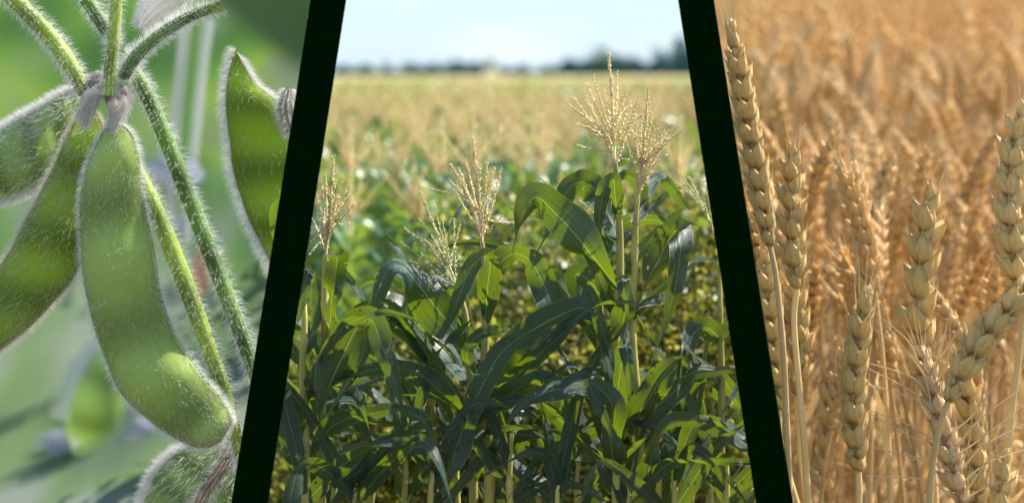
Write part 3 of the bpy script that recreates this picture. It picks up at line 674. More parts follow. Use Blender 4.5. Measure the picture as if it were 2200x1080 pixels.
def canopy():
    m = NT('far_canopy'); tc = m.n('ShaderNodeTexCoord'); f = m.math('MULTIPLY_ADD', m.noise(1.2, tc.outputs['Object'], 5, .7), .5, m.math('MULTIPLY', m.noise(.09, m.mapping(tc.outputs['Object'], (1, .25, 1)), 3, .6), .5))
    m.l(m.ramp(f, [(.4, (.20, .26, .09)), (.5, (.42, .38, .18)), (.6, (.60, .46, .24))]), m.p.inputs['Base Color']); m.p.inputs['Roughness'].default_value = 1
    Ys = [26, 60, 95, 160, 260, 455]; V = []; n = 30
    for Y in Ys:
        for i in range(n):
            px = midL(HY)+(midR(HY)-midL(HY))*i/(n-1); V.append([(px-CX)/F*Y, Y, 1.55 if Y < 90 else 1.85])
    Q = [(j*n+i, j*n+i+1, (j+1)*n+i+1, (j+1)*n+i) for j in range(len(Ys)-1) for i in range(n-1)]
    tag(build(MB().add(V, None, Q), 'far_corn_canopy', m.m), 'solid tan top of the corn field close to the horizon', 'corn field', kind='stuff')
canopy()

# weedy bushes between the front row and the field
def bush(px, Y, W, H, seed, lab):
    r = np.random.default_rng(seed); b = P(px, HY, Y)*[1, 1, 0]; t = thing('weed_bush', lab, 'bush', b, 'bushes behind the front corn row')
    n = 6500; cl = r.normal(size=(60, 3))*[W*.4, .28, .2*H]+[0, 0, H*.62]; cl[:, 2] = np.clip(cl[:, 2], .25, H)
    pk = r.integers(0, 60, n); c = cl[pk]+r.normal(size=(n, 3))*[.075, .075, .085]; c[:, 2] = np.clip(c[:, 2], .05, H+.05)
    s = r.uniform(.012, .024, (n, 1)); a1 = nrm(r.normal(size=(n, 3))); a2 = nrm(np.cross(a1, r.normal(size=(n, 3))))
    V = np.stack([c-a1*s, c-a2*s*.6, c+a1*s, c+a2*s*.6], 1).reshape(-1, 3)
    build(MB().add(V+b, None, np.arange(n*4).reshape(-1, 4)), 'foliage', M_WEED, t, False, 'corn', b)
    sb = MB()
    for k in range(60): sb.add(*_tq(tube(cr([(r.uniform(-.05, .05), 0, 0), cl[k]*[.5, .5, .5], cl[k]], 6), [.006, .006, .005, .004, .003, .002], 4)))
    build(sb.moved(mat4(b)), 'stem', M_WEEDB, t, True, 'corn', b)
for k, (px, Y, W, H, wh) in enumerate([(700, 6.4, .9, 1.05, 'nearest the left post'), (860, 5.9, .9, 1.05, 'behind the big folded leaf'), (1010, 6.3, 1.0, 1.25, 'behind the middle stalk'), (1130, 5.7, 1.0, 1.62, 'right of the middle tassel'),
        (1240, 6.3, .9, 1.66, 'left of the tall pair of stalks'), (1410, 5.7, 1.0, 1.6, 'right of the tall pair of stalks'), (1500, 6.3, .9, 1.66, 'left of the right post'), (1590, 5.8, .7, 1.4, 'half hidden by the right post'),
        (1320, 6.8, .9, 1.7, 'directly behind the tall pair of stalks'), (930, 6.7, .9, 1.15, 'behind the wide green tassel')]):
    bush(px, Y, W, H, 70+k, 'yellow green weedy bush '+wh)

# ---------------------------------------------------------------- wheat
def husk_tpl(ns=8, prof=((0, .25), (.15, .72), (.32, .98), (.5, 1.0), (.66, .74), (.80, .42), (.91, .16), (1.0, .02))):
    V = []; U = []
    for z, q in prof:
        bend = .18*z*z
        for j in range(ns):
            a = 2*pi*j/ns; rr = q*(1+.16*max(0, sin(a))**6)
            V.append((cos(a)*rr*.5, (sin(a)*rr*.36)+bend*-.5+.12*sin(pi*z), z)); U.append((j/ns, z))
    Q = [(i*ns+j, i*ns+(j+1) % ns, (i+1)*ns+(j+1) % ns, (i+1)*ns+j) for i in range(len(prof)-1) for j in range(ns)]
    return np.array(V), np.array(Q), np.array(U)
HK = husk_tpl(); HKL = husk_tpl(4, ((0, .3), (.4, 1.0), (1.0, .05)))
def ear_mesh(path, hw, nn=22, roll=.6, seed=0, tpl=HK, awn_tip=3, awn_len=.1, long_awns=0, beard=None):
    """wheat ear along path (n,3), base to tip: alternating spikelets of three or four husks; returns husks and awns"""
    r = np.random.default_rng(seed); hk, aw = MB(), MB()
    path = np.asarray(path, float); n = len(path)
    L = np.linalg.norm(np.diff(path, axis=0), axis=1).sum()
    hk.add(*_tq(tube(path, hw*.16, 5)))
    pos, Z, X, sc = [], [], [], []
    for i in range(nn):
        t = .01+.97*i/(nn-1); f = t*(n-1); k = min(int(f), n-2); p = path[k]+(path[k+1]-path[k])*(f-k); d = nrm(path[min(k+1, n-1)]-path[max(k-1, 0)])
        a = nrm(np.cross(d, [0, 1., 0])); bb = np.cross(d, a)
        env = min(1, .62+t*2.2)*(1-.45*max(0, (t-.72)/.28)**1.5)
        ph = roll+pi*(i % 2)+r.uniform(-.12, .12)
        for q, (da, out, zz, s) in enumerate(((0, 24, .25, 1.0), (.95, 20, 0, 1.0), (-.95, 20, 0, 1.0), (1.55, 15, -.12, .82), (-1.55, 15, -.12, .82))):
            if tpl is HKL and q > 2: continue
            if i == nn-1 and q > 2: continue
            an = ph+da+r.uniform(-.1, .1); o = a*cos(an)+bb*sin(an); th = radians(out+r.uniform(-6, 6))*(1 if i < nn-2 else .4)
            kl = hw*1.22*s*r.uniform(.9, 1.1)*env
            pos.append(p+o*hw*.26*env+d*zz*hw*.4); Z.append(d*cos(th)+o*sin(th)); X.append(np.cross(d, o)); sc.append((kl*.60, kl*.64, kl*r.uniform(1.12, 1.36)))
            tipn = (i >= nn-awn_tip and q < 3)
            lg = tipn or (long_awns and q in (1, 2) and r.random() < long_awns)
            if lg:
                zz_ = nrm(Z[-1]); q0 = pos[-1]+zz_*kl*.95; al = awn_len*r.uniform(.6, 1.15)
                if tipn: e1 = q0+(d*.95+o*.22)*al
                else: e1 = q0+(d*.35+o*1.0)*al
                m1 = q0+zz_*al*.45+d*al*.12*(0 if tipn else 1)
                aw.add(*_tq(tube(cr([q0-zz_*kl*.1, m1, e1], 9), np.linspace(hw*.036, hw*.014, 9), 3)))
            elif tpl is HK and r.random() < .9:
                zz_ = nrm(Z[-1]); q0 = pos[-1]+zz_*kl*1.0; aw.add(*_tq(tube([q0, q0+zz_*kl*.2+o*kl*.03, q0+(zz_+d*.3)*kl*r.uniform(.3, .5)], [hw*.05, hw*.028, hw*.006], 3)))
    V, T, Q, U = scatter(tpl[0], None, tpl[1], tpl[2], np.array(pos), np.array(Z), np.array(X), np.array(sc))
    hk.add(V, None, Q, U)
    for (a0, a1, a2, wd) in beard or (): aw.add(*_tq(tube(cr([a0, a1, a2], 12), np.linspace(wd, wd*.35, 12), 3)))
    return hk, aw
def hero_wheat(lab, Y, ear, stem, hw, roll=.6, seed=0, mat=None, awn=.10, tip=3, la=0, nn=None, beard=()):
    ep = np.array([P(x, y, Y) for x, y in cr([(x, y) for x, y in ear], 30)])
    sp = np.array([P(x, y, Y) for x, y in cr(stem, 30)])
    b = sp[-1].copy(); b[2] = 0
    t = thing('wheat_plant', lab, 'wheat plant', b, 'sharp wheat ears in front')
    full = np.vstack([ep[:1], sp, b]); rd = np.linspace(.0075, .0098, len(full))*Y/4*(hw/38)**.3
    build(MB().add(*_tq(tube(full, rd, 10))), 'stem', M_STRAW, t, origin=b, clip='wheat')
    L = np.linalg.norm(np.diff(ep, axis=0), axis=1).sum(); h = hw/F*Y
    bd = [(P(x0, y0, Y-.02), P(x1, y1, Y-.04), P(x2, y2, Y-.06), 2.9/F*Y) for x0, y0, x1, y1, x2, y2 in beard]
    hk, aw = ear_mesh(ep, h, nn or max(6, int(L/(h*.62))), roll, seed, HK, tip, awn, la, bd)
    e = build(hk, 'ear', mat or M_EAR, t, origin=b, clip='wheat')
    if e is not None: build(aw, 'awns', M_AWN, e, origin=b, clip='wheat')
    return t
hero_wheat('tall wheat ear leaning beside the right post, top of the frame', 3.95, [(1654, 530), (1643, 460), (1628, 370), (1608, 270), (1592, 180), (1570, 62)],
    [(1656, 535), (1668, 600), (1682, 740), (1688, 860), (1694, 1000), (1698, 1100)], 38, 1.1, 1, None, .12, 2)
hero_wheat('upright wheat ear just right of the tall leaning ear', 4.02, [(1712, 620), (1706, 560), (1703, 480), (1700, 400), (1703, 335)],
    [(1712, 625), (1706, 690), (1714, 800), (1727, 940), (1738, 1100)], 40, .3, 2, None, .10, 3)
hero_wheat('golden wheat ear standing low in the middle of the wheat', 3.98, [(1845, 1012), (1836, 930), (1834, 830), (1845, 730), (1860, 640)],
    [(1845, 1015), (1846, 1050), (1844, 1100)], 42, .9, 3, None, .13, 3)
hero_wheat('thick brown wheat ear above the bearded ear', 4.22, [(1990, 775), (1978, 700), (1980, 600), (1988, 510), (1998, 425)],
    [(1990, 780), (2000, 900), (2010, 1100)], 48, .2, 4, None, .09, 2)
beard = [(1975, 780, 1950, 730, 1880, 670), (1985, 800, 1950, 760, 1878, 705), (1995, 850, 1960, 810, 1870, 780), (2005, 880, 1960, 840, 1868, 792), (2010, 905, 1970, 860, 1868, 825), (2015, 950, 1960, 915, 1868, 880),
         (2030, 980, 1980, 950, 1870, 888), (2040, 1010, 1980, 985, 1868, 958), (2040, 1060, 1990, 1030, 1858, 1020), (2010, 790, 2025, 740, 2050, 620), (2005, 790, 2040, 740, 2075, 680), (2010, 830, 2040, 760, 2040, 670),
         (2045, 930, 2100, 880, 2180, 762), (2050, 970, 2100, 905, 2200, 830), (2060, 975, 2110, 940, 2200, 870), (2065, 1010, 2110, 960, 2200, 910), (2070, 1035, 2120, 995, 2200, 965), (2070, 1075, 2120, 1045, 2200, 1020),
         (1990, 830, 1985, 800, 1905, 700), (2020, 1000, 1990, 980, 1950, 990), (2060, 1000, 2080, 960, 2090, 880), (2072, 1060, 2100, 1020, 2150, 950), (2000, 870, 1990, 820, 1960, 760)]
hero_wheat('pale bearded wheat ear with long spreading awns at the bottom', 4.0, [(2075, 1115), (2048, 1010), (2022, 910), (1998, 830), (1980, 765)],
    [(2076, 1118), (2080, 1140), (2082, 1160)], 38, .8, 5, M_EARP, .12, 2, 0, None, beard)
hero_wheat('fat wheat ear drooping diagonally to the right on a curved stem', 3.93, [(2036, 862), (2066, 795), (2115, 725), (2170, 662), (2235, 592)],
    [(2035, 866), (2020, 910), (2006, 980), (2000, 1040), (1996, 1100)], 44, 1.5, 6, None, .1, 2)
hero_wheat('wheat ear cut by the right edge of the picture', 4.0, [(2198, 655), (2182, 560), (2172, 450), (2178, 340), (2196, 245)],
    [(2200, 660), (2190, 760), (2174, 880), (2164, 1000), (2158, 1100)], 44, .5, 7, None, .12, 3)
hero_wheat('small wheat ear in the bottom right corner', 3.96, [(2140, 1150), (2150, 1080), (2158, 990)], [(2140, 1150), (2140, 1170), (2138, 1190)], 38, .4, 8, None, .14, 3)
hero_wheat('wheat ear half hidden behind the stems beside the right post', 4.4, [(1674, 880), (1668, 780), (1656, 680), (1645, 560)], [(1674, 884), (1678, 960), (1720, 1110)], 38, .9, 9, None, .09)
hero_wheat('wheat ear behind the second stem with spreading husks', 4.45, [(1712, 850), (1722, 760), (1716, 690), (1706, 620)], [(1712, 855), (1720, 960), (1736, 1100)], 36, .2, 10, None, .09)
hero_wheat('wheat ear below and behind the drooping ear', 4.35, [(2100, 1110), (2098, 1000), (2088, 900), (2070, 800)], [(2100, 1112), (2104, 1130), (2104, 1160)], 38, .7, 11, None, .09)
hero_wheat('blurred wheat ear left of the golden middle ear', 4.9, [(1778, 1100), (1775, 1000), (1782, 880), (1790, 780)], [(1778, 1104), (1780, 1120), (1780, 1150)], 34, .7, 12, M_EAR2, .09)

def wheat_variant(seed, lod=0):
    r = np.random.default_rng(seed); H = r.uniform(1.5, 1.62); st = MB(); lean = r.uniform(-.05, .05, 2); cv_ = r.uniform(-.12, .12, 2)
    z = np.linspace(0, 1, 12)[:, None]; path = np.hstack([lean[0]*H*z+cv_[0]*z**4, lean[1]*H*z+cv_[1]*z**4, H*z])
    st.add(*_tq(tube(path[::1 if lod == 0 else 4] if lod == 0 else path[[0, 5, 9, 11]], .0085 if lod == 0 else .011, 6 if lod == 0 else 3)))
    d = nrm(path[-1]-path[-2]); L = r.uniform(.38, .5); side = np.array([cv_[0], cv_[1], 0])*2.2
    s_ = np.linspace(0, 1, 10)[:, None]; ep = path[-1]+d*L*s_+side*s_**2*L
    hk, aw = ear_mesh(ep, .048, 17 if lod == 0 else 9, r.uniform(0, 3), seed, HKL if lod else husk_tpl(5, ((0, .3), (.25, .9), (.55, 1.0), (.85, .4), (1.0, .03))), 3 if lod == 0 else 0, .09)
    lf = MB()
    for k in range(3 if lod == 0 else 1):   # dry papery blades
        zz = r.uniform(.35, .8); i = int(zz*11); lf.add(*_tq(free_leaf(path[i], r.uniform(0, 6.28), r.uniform(.35, .6), .012, r.uniform(50, 80), r.uniform(60, 150), 1.2, seed*9+k, 8, 2)))
    st.merge(lf); return st, hk, aw
WN = ('stem', 'ear', 'awns'); WM = (M_STRAW2, M_EAR2, M_AWN)
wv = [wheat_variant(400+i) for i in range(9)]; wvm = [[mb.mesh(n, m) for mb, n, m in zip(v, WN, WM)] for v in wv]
def wheat_spots():
    r = np.random.default_rng(8); out = []; Y = 4.7
    while Y < 34:
        dx = (.165 if Y < 12 else .24)/Y*F
        for px in np.arange(midR(0)-10, 2320, dx):
            yy = Y+r.normal()*.08; x = (px-CX)/F*yy+r.normal()*.04
            z = wheat_z(yy); s = r.uniform(.74, 1.07)*(1+.25*min(1, max(0, (Y-7)/8))); H = 2.0*s
            # the straw leans so that it stays on its own side of the post
            b = np.array([[x, yy, z]]); top = np.array([[x, yy, z+H]])
            ly = HY-(z+.9-CZ)/yy*F; need = midR(min(ly, 1080))+6
            tx = CX+x/yy*F
            if tx < need:
                if tx < midR(HY-(z+H-CZ)/yy*F): continue
                shift = (need-tx)/F*yy; out.append((x+shift*2.0, yy, z, -shift*2.0/H, r.normal()*.03, r.uniform(0, 6.28), s)); continue
            out.append((x, yy, z, r.normal()*.06, r.normal()*.04, r.uniform(0, 6.28), s))
        Y += .21 if Y < 8 else (.34 if Y < 14 else .55)
    return out
ws = wheat_spots(); ws.sort(key=lambda q: q[1]); NW = 286
wvl = [wheat_variant(500+i, 1) for i in range(6)]; f1, f2 = MB(), MB()
for k, (x, y, z, lx, ly, rz, s) in enumerate(ws):
    M = Matrix.Translation((x, y, z)) @ Matrix.Rotation(math.atan(lx), 4, 'Y') @ Matrix.Rotation(ly, 4, 'X') @ Matrix.Rotation(rz, 4, 'Z') @ Matrix.Scale(s, 4)
    sd_, dp_ = region(x, y, 6.0, 8.0, 1760, 1980)
    if k < NW: place_set('wheat_plant', f'blurred wheat plant, {dp_} behind the sharp ears, {sd_} third of the wheat', 'wheat plant', f'wheat plants in the {dp_} at the {sd_}', k % 9, wv, wvm, WN, WM, M, 'wheat', 0)
    else: a = wvl[k % 6]; f1.merge(a[0], M); f2.merge(a[1], M)
tag(build(f1, 'far_wheat_straw', M_STRAW2, clip='wheat'), 'mass of distant golden wheat straw rising up the slope', 'wheat field', kind='stuff')
tag(build(f2, 'far_wheat', M_EAR2, clip='wheat'), 'mass of distant blurred wheat ears rising up the slope', 'wheat field', kind='stuff')
print('corn', len(cs), 'wheat', len(ws))

# ---------------------------------------------------------------- soybean plants
def hairs(mb, pos, nor, tan, L, wd, r, comb=.5, spread=.35, curl=.25):
    n = len(pos); L = np.asarray(L).reshape(-1, 1)*np.ones((n, 1))
    d = nrm(nor+tan*comb+r.normal(size=(n, 3))*spread); e = nrm(d+tan*curl*1.2+r.normal(size=(n, 3))*.15-np.array([0, 0, .15]))
    s = nrm(np.cross(d, [0, 1., 0])+1e-5)*wd
    m = pos+d*L*.5; tip = m+e*L*.5
    V = np.stack([pos-s, pos+s, m+s*.7, m-s*.7, tip], 1).reshape(-1, 3); o = (np.arange(n)*5)[:, None]
    mb.add(V, np.array([3, 2, 4])[None]+o, np.array([0, 1, 2, 3])[None]+o)
def pod_geo(st, Y, thick=.42, bumps=4, n=70, seg=32, depth=0.0, bump=.22):
    a = cr([[*l, *r_] for l, r_ in st], n); V = []; c = []
    Yv = Y+depth*np.linspace(0, 1, n)
    Lp = np.array([P(q[0], q[1], y) for q, y in zip(a, Yv)]); Rp = np.array([P(q[2], q[3], y) for q, y in zip(a, Yv)])
    cen = (Lp+Rp)/2; h = (Rp-Lp)/2; hl = np.linalg.norm(h, axis=1); t = np.linspace(0, 1, n)
    b_ = np.maximum(0, np.cos((t-.5/bumps)*2*pi*bumps)) if bumps else 0*t
    env = np.sin(pi*np.clip(t, .0, 1))**.3
    ang = np.linspace(0, 2*pi, seg, endpoint=False)
    th = hl*thick*(1+bump*(b_-.5)*env)
    h = h*(1+.055*(b_-.5)*env*bool(bumps))[:, None]
    V = cen[:, None]+h[:, None]*np.cos(ang)[None, :, None]*(1+.03*(np.abs(np.cos(ang))**30))[None, :, None]
    prof = np.sign(np.sin(ang))*np.abs(np.sin(ang))**1.15
    V = V+np.array([0, 1., 0])*(th[:, None]*prof[None])[:, :, None]
    Q = [(i*seg+j, i*seg+(j+1) % seg, (i+1)*seg+(j+1) % seg, (i+1)*seg+j) for i in range(n-1) for j in range(seg)]
    U = np.stack([np.tile(ang/(2*pi), n), np.repeat(t, seg)], 1)
    V2 = V.reshape(-1, 3); G = V
    du = np.gradient(G, axis=0); dv = np.roll(G, -1, 1)-np.roll(G, 1, 1); N = nrm(np.cross(dv, du)); N = np.where(((G-cen[:, None])*N).sum(2, keepdims=True) < 0, -N, N)
    return V2, Q, U, G, N, nrm(du)
def pod(root, st, Y, mat, seed, nh=4500, edge=1500, L=.032, hm=None, thick=.5, bumps=4, wd=.00036, depth=0.0, bump=.40, label=None, comb=.55, elen=1.0, name='pod', smat=None):
    r = np.random.default_rng(seed); V, Q, U, G, N, T = pod_geo(st, Y, thick, bumps, depth=depth, bump=bump)
    p = build(MB().add(V, None, Q, U), name, mat, root, clip='soy', origin=root.location)
    if label: p['label'] = label
    if smat:
        for k in (0, 16): build(MB().add(*_tq(tube(G[2:-1, k], .0035, 6))), 'seam', smat, p, clip='soy', origin=root.location)
    mb = MB(); n, seg = G.shape[:2]
    if nh:
        i = r.integers(1, n-1, nh); j = r.integers(0, seg, nh); pos = G[i, j]+(G[np.minimum(i+1, n-1), j]-G[i, j])*r.uniform(0, 1, (nh, 1))+(G[i, (j+1) % seg]-G[i, j])*r.uniform(0, 1, (nh, 1))
        keep = N[i, j][:, 1] < .35
        hairs(mb, pos[keep], N[i, j][keep]*.8, T[i, j][keep], L*r.uniform(.3, 1.25, keep.sum()), wd, r, comb+.4, .5)
    if edge:
        i = r.integers(0, n, edge); j = (r.choice([0, seg//2], edge)+r.integers(-1, 2, edge)) % seg
        pos = G[i, j]+T[i, j]*r.uniform(-.01, .01, (edge, 1)); hairs(mb, pos, N[i, j]*.2+nrm(G[i, j]-G[i].mean(1)), T[i, j], L*elen*r.uniform(.6, 1.25, edge), wd, r, comb*.5, .28)
    if mb.n: build(mb, 'hair', hm or M_HAIR, p, clip='soy', origin=root.location)
    return p
def stem(root, pts, Y, mat, seed, nh=2500, L=.03, hm=None, wd=.00036, name='stem', label=None, comb=.3, rough=None):
    """pts (px,py,r px[,dY])"""
    r = np.random.default_rng(seed); a = cr([[*q[:3], (q[3] if len(q) > 3 else 0)] for q in pts], 60)
    path = np.array([P(x, y, Y+d) for x, y, q, d in a]); rad = a[:, 2]/F*Y
    V, Q, U = tube(path, rad, 14); p = build(MB().add(V, None, Q, U), name, mat, root, clip='soy', origin=root.location)
    if p is None: return
    if label: p['label'] = label
    if nh:
        G = V.reshape(60, 14, 3); i = r.integers(0, 59, nh); j = r.integers(0, 14, nh); f = r.uniform(0, 1, (nh, 1))
        pos = G[i, j]*(1-f)+G[i+1, j]*f; nor = nrm(G[i, j]-path[i]); tan = nrm(path[i+1]-path[i]); keep = nor[:, 1] < .6
        mb = MB(); hairs(mb, pos[keep], nor[keep], tan[keep], L*r.uniform(.5, 1.2, keep.sum()), wd, r, comb, .3); build(mb, 'hair', hm or M_HAIR, p, clip='soy', origin=root.location)
    return p
def soy_thing(px, Y, lab, group=None): return thing('soybean_plant', lab, 'soybean plant', P(px, HY, Y)*[1, 1, 0], group or 'soybean plants behind the sharp one')

A = soy_thing(215, 4.05, 'sharp green soybean plant with plump hairy pods hanging from one joint', 'soybean plants in front')
stem(A, [(-60, -110, 18), (20, -12, 18), (98, 68, 18), (148, 135, 17), (182, 200, 15)], 4.03, M_STEM, 1, 2300, .028)
stem(A, [(256, -60, 12), (250, 10, 12.5), (244, 90, 13), (236, 160, 14), (234, 205, 17)], 3.97, M_STEM, 2, 1300, .022)
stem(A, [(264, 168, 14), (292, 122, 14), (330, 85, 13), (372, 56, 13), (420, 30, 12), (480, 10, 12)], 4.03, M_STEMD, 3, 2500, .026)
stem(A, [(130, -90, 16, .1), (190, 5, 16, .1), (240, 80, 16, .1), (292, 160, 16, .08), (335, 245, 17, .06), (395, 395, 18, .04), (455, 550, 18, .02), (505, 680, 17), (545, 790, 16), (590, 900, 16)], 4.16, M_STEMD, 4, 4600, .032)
stem(A, [(262, 300, 12, .05), (305, 385, 15, .03), (345, 475, 18), (395, 600, 19), (440, 720, 18), (480, 830, 16), (506, 930, 13), (530, 1040, 12), (560, 1250, 12), (600, 2000, 13)], 4.12, M_STEM, 5, 4600, .030)
mid_st = [((238, 262), (252, 262)), ((212, 305), (282, 290)), ((188, 365), (296, 345)), ((174, 430), (304, 405)), ((176, 510), (314, 470)), ((184, 590), (328, 550)), ((196, 670), (345, 635)), ((222, 755), (368, 700)), ((262, 835), (402, 768)), ((315, 895), (440, 815)), ((370, 935), (470, 850)), ((425, 957), (488, 880)), ((470, 947), (496, 902)), ((492, 915), (497, 905))]
left_st = [((182, 235), (205, 240)), ((158, 272), (222, 285)), ((128, 335), (215, 350)), ((98, 395), (205, 420)), ((68, 455), (195, 480)), ((35, 520), (180, 545)), ((0, 575), (150, 605)), ((-40, 640), (100, 660)), ((-70, 720), (40, 718)), ((-75, 780), (-10, 755))]
pod(A, mid_st, 4.0, M_POD, 11, 3000, 3600, .026, M_HAIR, .50, 4, label='largest pod, hanging in the centre', smat=M_STEM)
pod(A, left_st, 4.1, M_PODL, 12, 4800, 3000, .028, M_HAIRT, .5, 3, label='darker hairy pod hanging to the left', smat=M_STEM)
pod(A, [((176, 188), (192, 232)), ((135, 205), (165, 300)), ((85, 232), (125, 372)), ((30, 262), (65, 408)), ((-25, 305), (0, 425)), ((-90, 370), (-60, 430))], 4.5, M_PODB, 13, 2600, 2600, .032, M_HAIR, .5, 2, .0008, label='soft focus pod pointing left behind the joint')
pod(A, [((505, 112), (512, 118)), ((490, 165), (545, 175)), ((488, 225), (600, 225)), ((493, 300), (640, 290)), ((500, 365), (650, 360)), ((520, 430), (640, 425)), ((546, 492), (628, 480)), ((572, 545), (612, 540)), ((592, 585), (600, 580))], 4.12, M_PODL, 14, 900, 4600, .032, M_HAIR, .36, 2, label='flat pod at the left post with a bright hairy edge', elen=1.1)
pod(A, [((520, 930), (540, 960)), ((455, 945), (540, 1010)), ((385, 970), (530, 1070)), ((335, 1020), (510, 1140)), ((305, 1090), (480, 1210))], 4.5, M_PODB, 15, 1700, 2200, .040, M_HAIR, .5, 0, .0009, label='pale soft focus pod at the bottom')
stem(A, [(505, 955, 6), (480, 1000, 12), (445, 1050, 15), (415, 1110, 15)], 4.22, soft_mat('brown_furrow', (.22, .17, .09), 1.4, 1.2), 16, 900, .04, M_HAIRP, name='pod_furrow', label='brown furrow of the bottom pod')  # brown furrow of the bottom pod, laid on as its own strip
stem(A, [(390, -40, 40, .1), (350, 0, 36, .1), (318, 35, 20, .1), (300, 62, 5, .1)], 4.25, soft_mat('white_bud_skin', (.62, .60, .58), 2.0, .8), 17, 2600, .028, M_HAIR, name='bud', label='white downy bud near the top')
stem(A, [(622, 190, 10), (618, 225, 20), (622, 255, 22), (632, 290, 10)], 4.08, M_NODE, 18, 1500, .03, M_HAIR, name='bud', label='grey hairy bud at the left post')
# the joint with its tufts
def joint():
    r = np.random.default_rng(33); mb = MB(); V, Q, U = tube(cr([P(198, 176, 4.05), P(214, 172, 4.04), P(238, 190, 4.03), P(258, 196, 4.04), P(274, 212, 4.05)], 30), np.interp(np.linspace(0, 1, 30), [0, .2, .45, .7, .85, 1], [.012, .024, .030, .020, .017, .006]), 16)
    V = V+r.normal(size=V.shape)*.0018; mb.add(V, None, Q, U)
    paths = [[(208, 180), (204, 205), (196, 232), (186, 258)], [(264, 200), (267, 225), (258, 246), (248, 270)], [(200, 190), (190, 215), (178, 240)], [(240, 205), (246, 232), (244, 262)]]
    for c in paths:
        V, Q, U = tube(cr([P(x, y, 4.03) for x, y in c], 16), np.linspace(.017, .004, 16), 12); mb.add(V+r.normal(size=V.shape)*.0012, None, Q, U)
    p = build(mb, 'joint', M_NODE, A, origin=A.location); G = mb.arr()[0]
    n = 3200; i = r.integers(0, len(G), n); g = G[i]; nor = nrm(g-np.array([P(232, 190, 4.06)])); nor[:, 1] = -np.abs(nor[:, 1])-.2
    hb = MB(); hairs(hb, g+r.normal(size=g.shape)*.003, nor*.6, np.tile([0, -.1, -1.], (n, 1)), .026*r.uniform(.4, 1.3, n), .0006, r, .7, .45)
    build(hb, 'hair', M_HAIRP, p, origin=A.location)
    for mt, share in ((M_HAIRP, 160), (M_HAIRT, 260), (M_HAIR, 300)):
        hb = MB()
        for c in paths:
            a = cr(c, 40); k = r.integers(6, 40, share); t = k/39
            pos = np.array([P(a[q, 0]+r.normal()*6.5*(1-.45*w_), a[q, 1]+r.normal()*6, 3.995-.02*r.random()) for q, w_ in zip(k, t)])
            d = nrm(np.array([P(*a[min(q+1, 39)], 4)-P(*a[q-1], 4) for q in k]))
            hairs(hb, pos, d*.9+np.array([0, -.2, 0]), d, .036*r.uniform(.4, 1.25, share), .0006, r, .5, .33)
        build(hb, 'hair', mt, p, origin=A.location)
joint()

# soft plants behind
def far_tube(lab, Y, pts, mat, nh=0, L=.15, hm=None, pname='stem', cat='soybean plant', wd=.003):
    t = soy_thing(pts[0][0], Y, lab); t['category'] = cat
    stem(t, pts, Y, mat, int(pts[0][0]), nh, L, hm, wd, name=pname); return t
MW = soft_mat('pale_down', (.50, .53, .47), 1.2, 1.2); MG = soft_mat('soft_green_skin', (.24, .40, .12), 1.1, 1.4)
MLG = soft_mat('soft_pale_green', (.36, .46, .28), .9, 1.7); MLV = soft_mat('soft_lavender', (.46, .45, .58), .62, 1.5)
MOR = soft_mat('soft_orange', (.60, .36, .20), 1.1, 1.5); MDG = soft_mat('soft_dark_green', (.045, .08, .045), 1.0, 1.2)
B = soy_thing(410, 8.5, 'blurred white downy bean stalk right of the joint')
stem(B, [(425, 40, 40), (412, 150, 38), (400, 260, 38), (390, 380, 34), (385, 520, 26)], 8.6, MW, 51, 0, name='stem')
stem(B, [(424, 40, 15), (412, 150, 14), (401, 260, 14), (391, 380, 12), (388, 460, 8)], 8.4, MG, 52, 0, name='stem')
B = soy_thing(200, 8, 'blurred green pod with white down hanging at lower left')
stem(B, [(285, 680, 34), (240, 770, 72), (200, 860, 90), (172, 940, 76), (160, 1010, 34)], 8.4, MW, 53, 0, name='pod')
stem(B, [(272, 710, 26), (238, 790, 58), (208, 870, 68), (188, 930, 56), (176, 980, 20)], 7.9, M_PODS, 54, 0, name='pod')
B = soy_thing(230, 7.5, 'blurred lavender curled flower below the soft pod')
stem(B, [(80, 950, 24), (125, 955, 40), (175, 972, 30), (225, 975, 22), (270, 950, 30), (310, 915, 34), (335, 885, 12)], 8.0, MLV, 55, 0, name='petal')
B = soy_thing(370, 8.3, 'blurred purple flower behind the long stems')
stem(B, [(325, 390, 30), (350, 370, 50), (385, 372, 52), (425, 400, 36)], 8.5, MLV, 56, 0, name='petal')
B = soy_thing(435, 8.3, 'blurred orange bean flower between the two long stems')
stem(B, [(440, 520, 14), (436, 560, 24), (432, 600, 26), (426, 640, 14)], 8.3, MOR, 57, 0, name='petal')
B = soy_thing(130, 9, 'blurred pale green upright stalk at far lower left')
stem(B, [(150, 560, 40), (140, 700, 52), (135, 850, 54), (130, 1100, 50)], 9.2, MLG, 58, 0, name='stem')
B = soy_thing(40, 9.6, 'blurred blue grey leaf at the left edge'); stem(B, [(20, 640, 50), (-10, 780, 70), (10, 900, 60)], 9.6, soft_mat('soft_blue_grey', (.12, .19, .25), 1.0, 1.2), 59, 0, name='leaf')
B = soy_thing(310, 9.6, 'blurred dark gap leaf under the central pod'); stem(B, [(240, 590, 40), (230, 700, 50), (300, 930, 60), (330, 1000, 40)], 9.7, MDG, 60, 0, name='leaf')
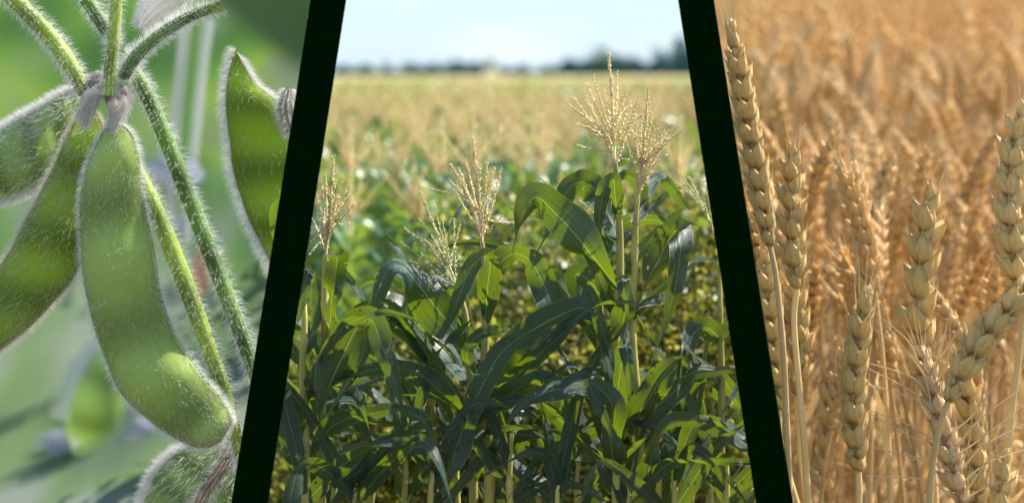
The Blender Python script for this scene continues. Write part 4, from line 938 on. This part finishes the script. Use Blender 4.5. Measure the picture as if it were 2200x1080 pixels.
B = soy_thing(450, 9.2, 'blurred grey downy stalk at lower right of the beans'); stem(B, [(400, 420, 30), (430, 560, 44), (470, 720, 56), (500, 900, 60)], 9.3, MLG, 61, 0, name='stem')
B = soy_thing(300, 8.9, 'blurred grey white flowers at the bottom of the beans'); stem(B, [(180, 1040, 40), (250, 1030, 55), (320, 1040, 50)], 8.9, MW, 62, 0, name='petal')
B = soy_thing(600, 4.1, 'large blurred soybean leaf hanging over the top corner by the left post', 'soybean leaves in front')
def soft_leaf():
    m = NT('downy_leaf'); m.p.inputs['Roughness'].default_value = .9
    tc = m.n('ShaderNodeTexCoord'); sx = m.n('ShaderNodeSeparateXYZ'); m.l(tc.outputs['UV'], sx.inputs[0])
    f = m.noise(2.2, tc.outputs['Object'], 1); m.l(m.ramp(f, [(.35, (.075, .15, .04)), (.65, (.13, .19, .085))]), m.p.inputs['Base Color'])
    m.p.inputs['Specular IOR Level'].default_value = .1
    m.translucent((.14, .24, .06), .3)
    al = m.ramp(sx.outputs[0], [(0, (1, 1, 1)), (.80, (1, 1, 1)), (.995, (0, 0, 0))])
    al.node.color_ramp.interpolation = 'EASE'
    tp = m.n('ShaderNodeBsdfTransparent'); mx = m.n('ShaderNodeMixShader'); m.l(al, mx.inputs[0]); m.l(tp.outputs[0], mx.inputs[1]); m.l(m.last, mx.inputs[2]); m.l(mx.outputs[0], m.o.inputs[0])
    V, U = [], []; n = 24; k = 9
    for i in range(n):
        u = i/(n-1); ex, ey = 370+u*360, -30+u*270+18*sin(u*3)
        for j in range(k):
            w_ = j/(k-1); x = ex+(820-ex)*0+(1-w_)*230+ w_*0; y = ey-(1-w_)*300+w_*14
            V.append(P(x, y, 3.95+.02*sin(u*2+w_*2)+.10*(1-w_))); U.append((w_, u))
    Q = [(i*k+j, i*k+j+1, (i+1)*k+j+1, (i+1)*k+j) for i in range(n-1) for j in range(k-1)]
    build(MB().add(V, None, Q, U), 'leaf', m.m, B, clip='soy', origin=B.location)
soft_leaf()
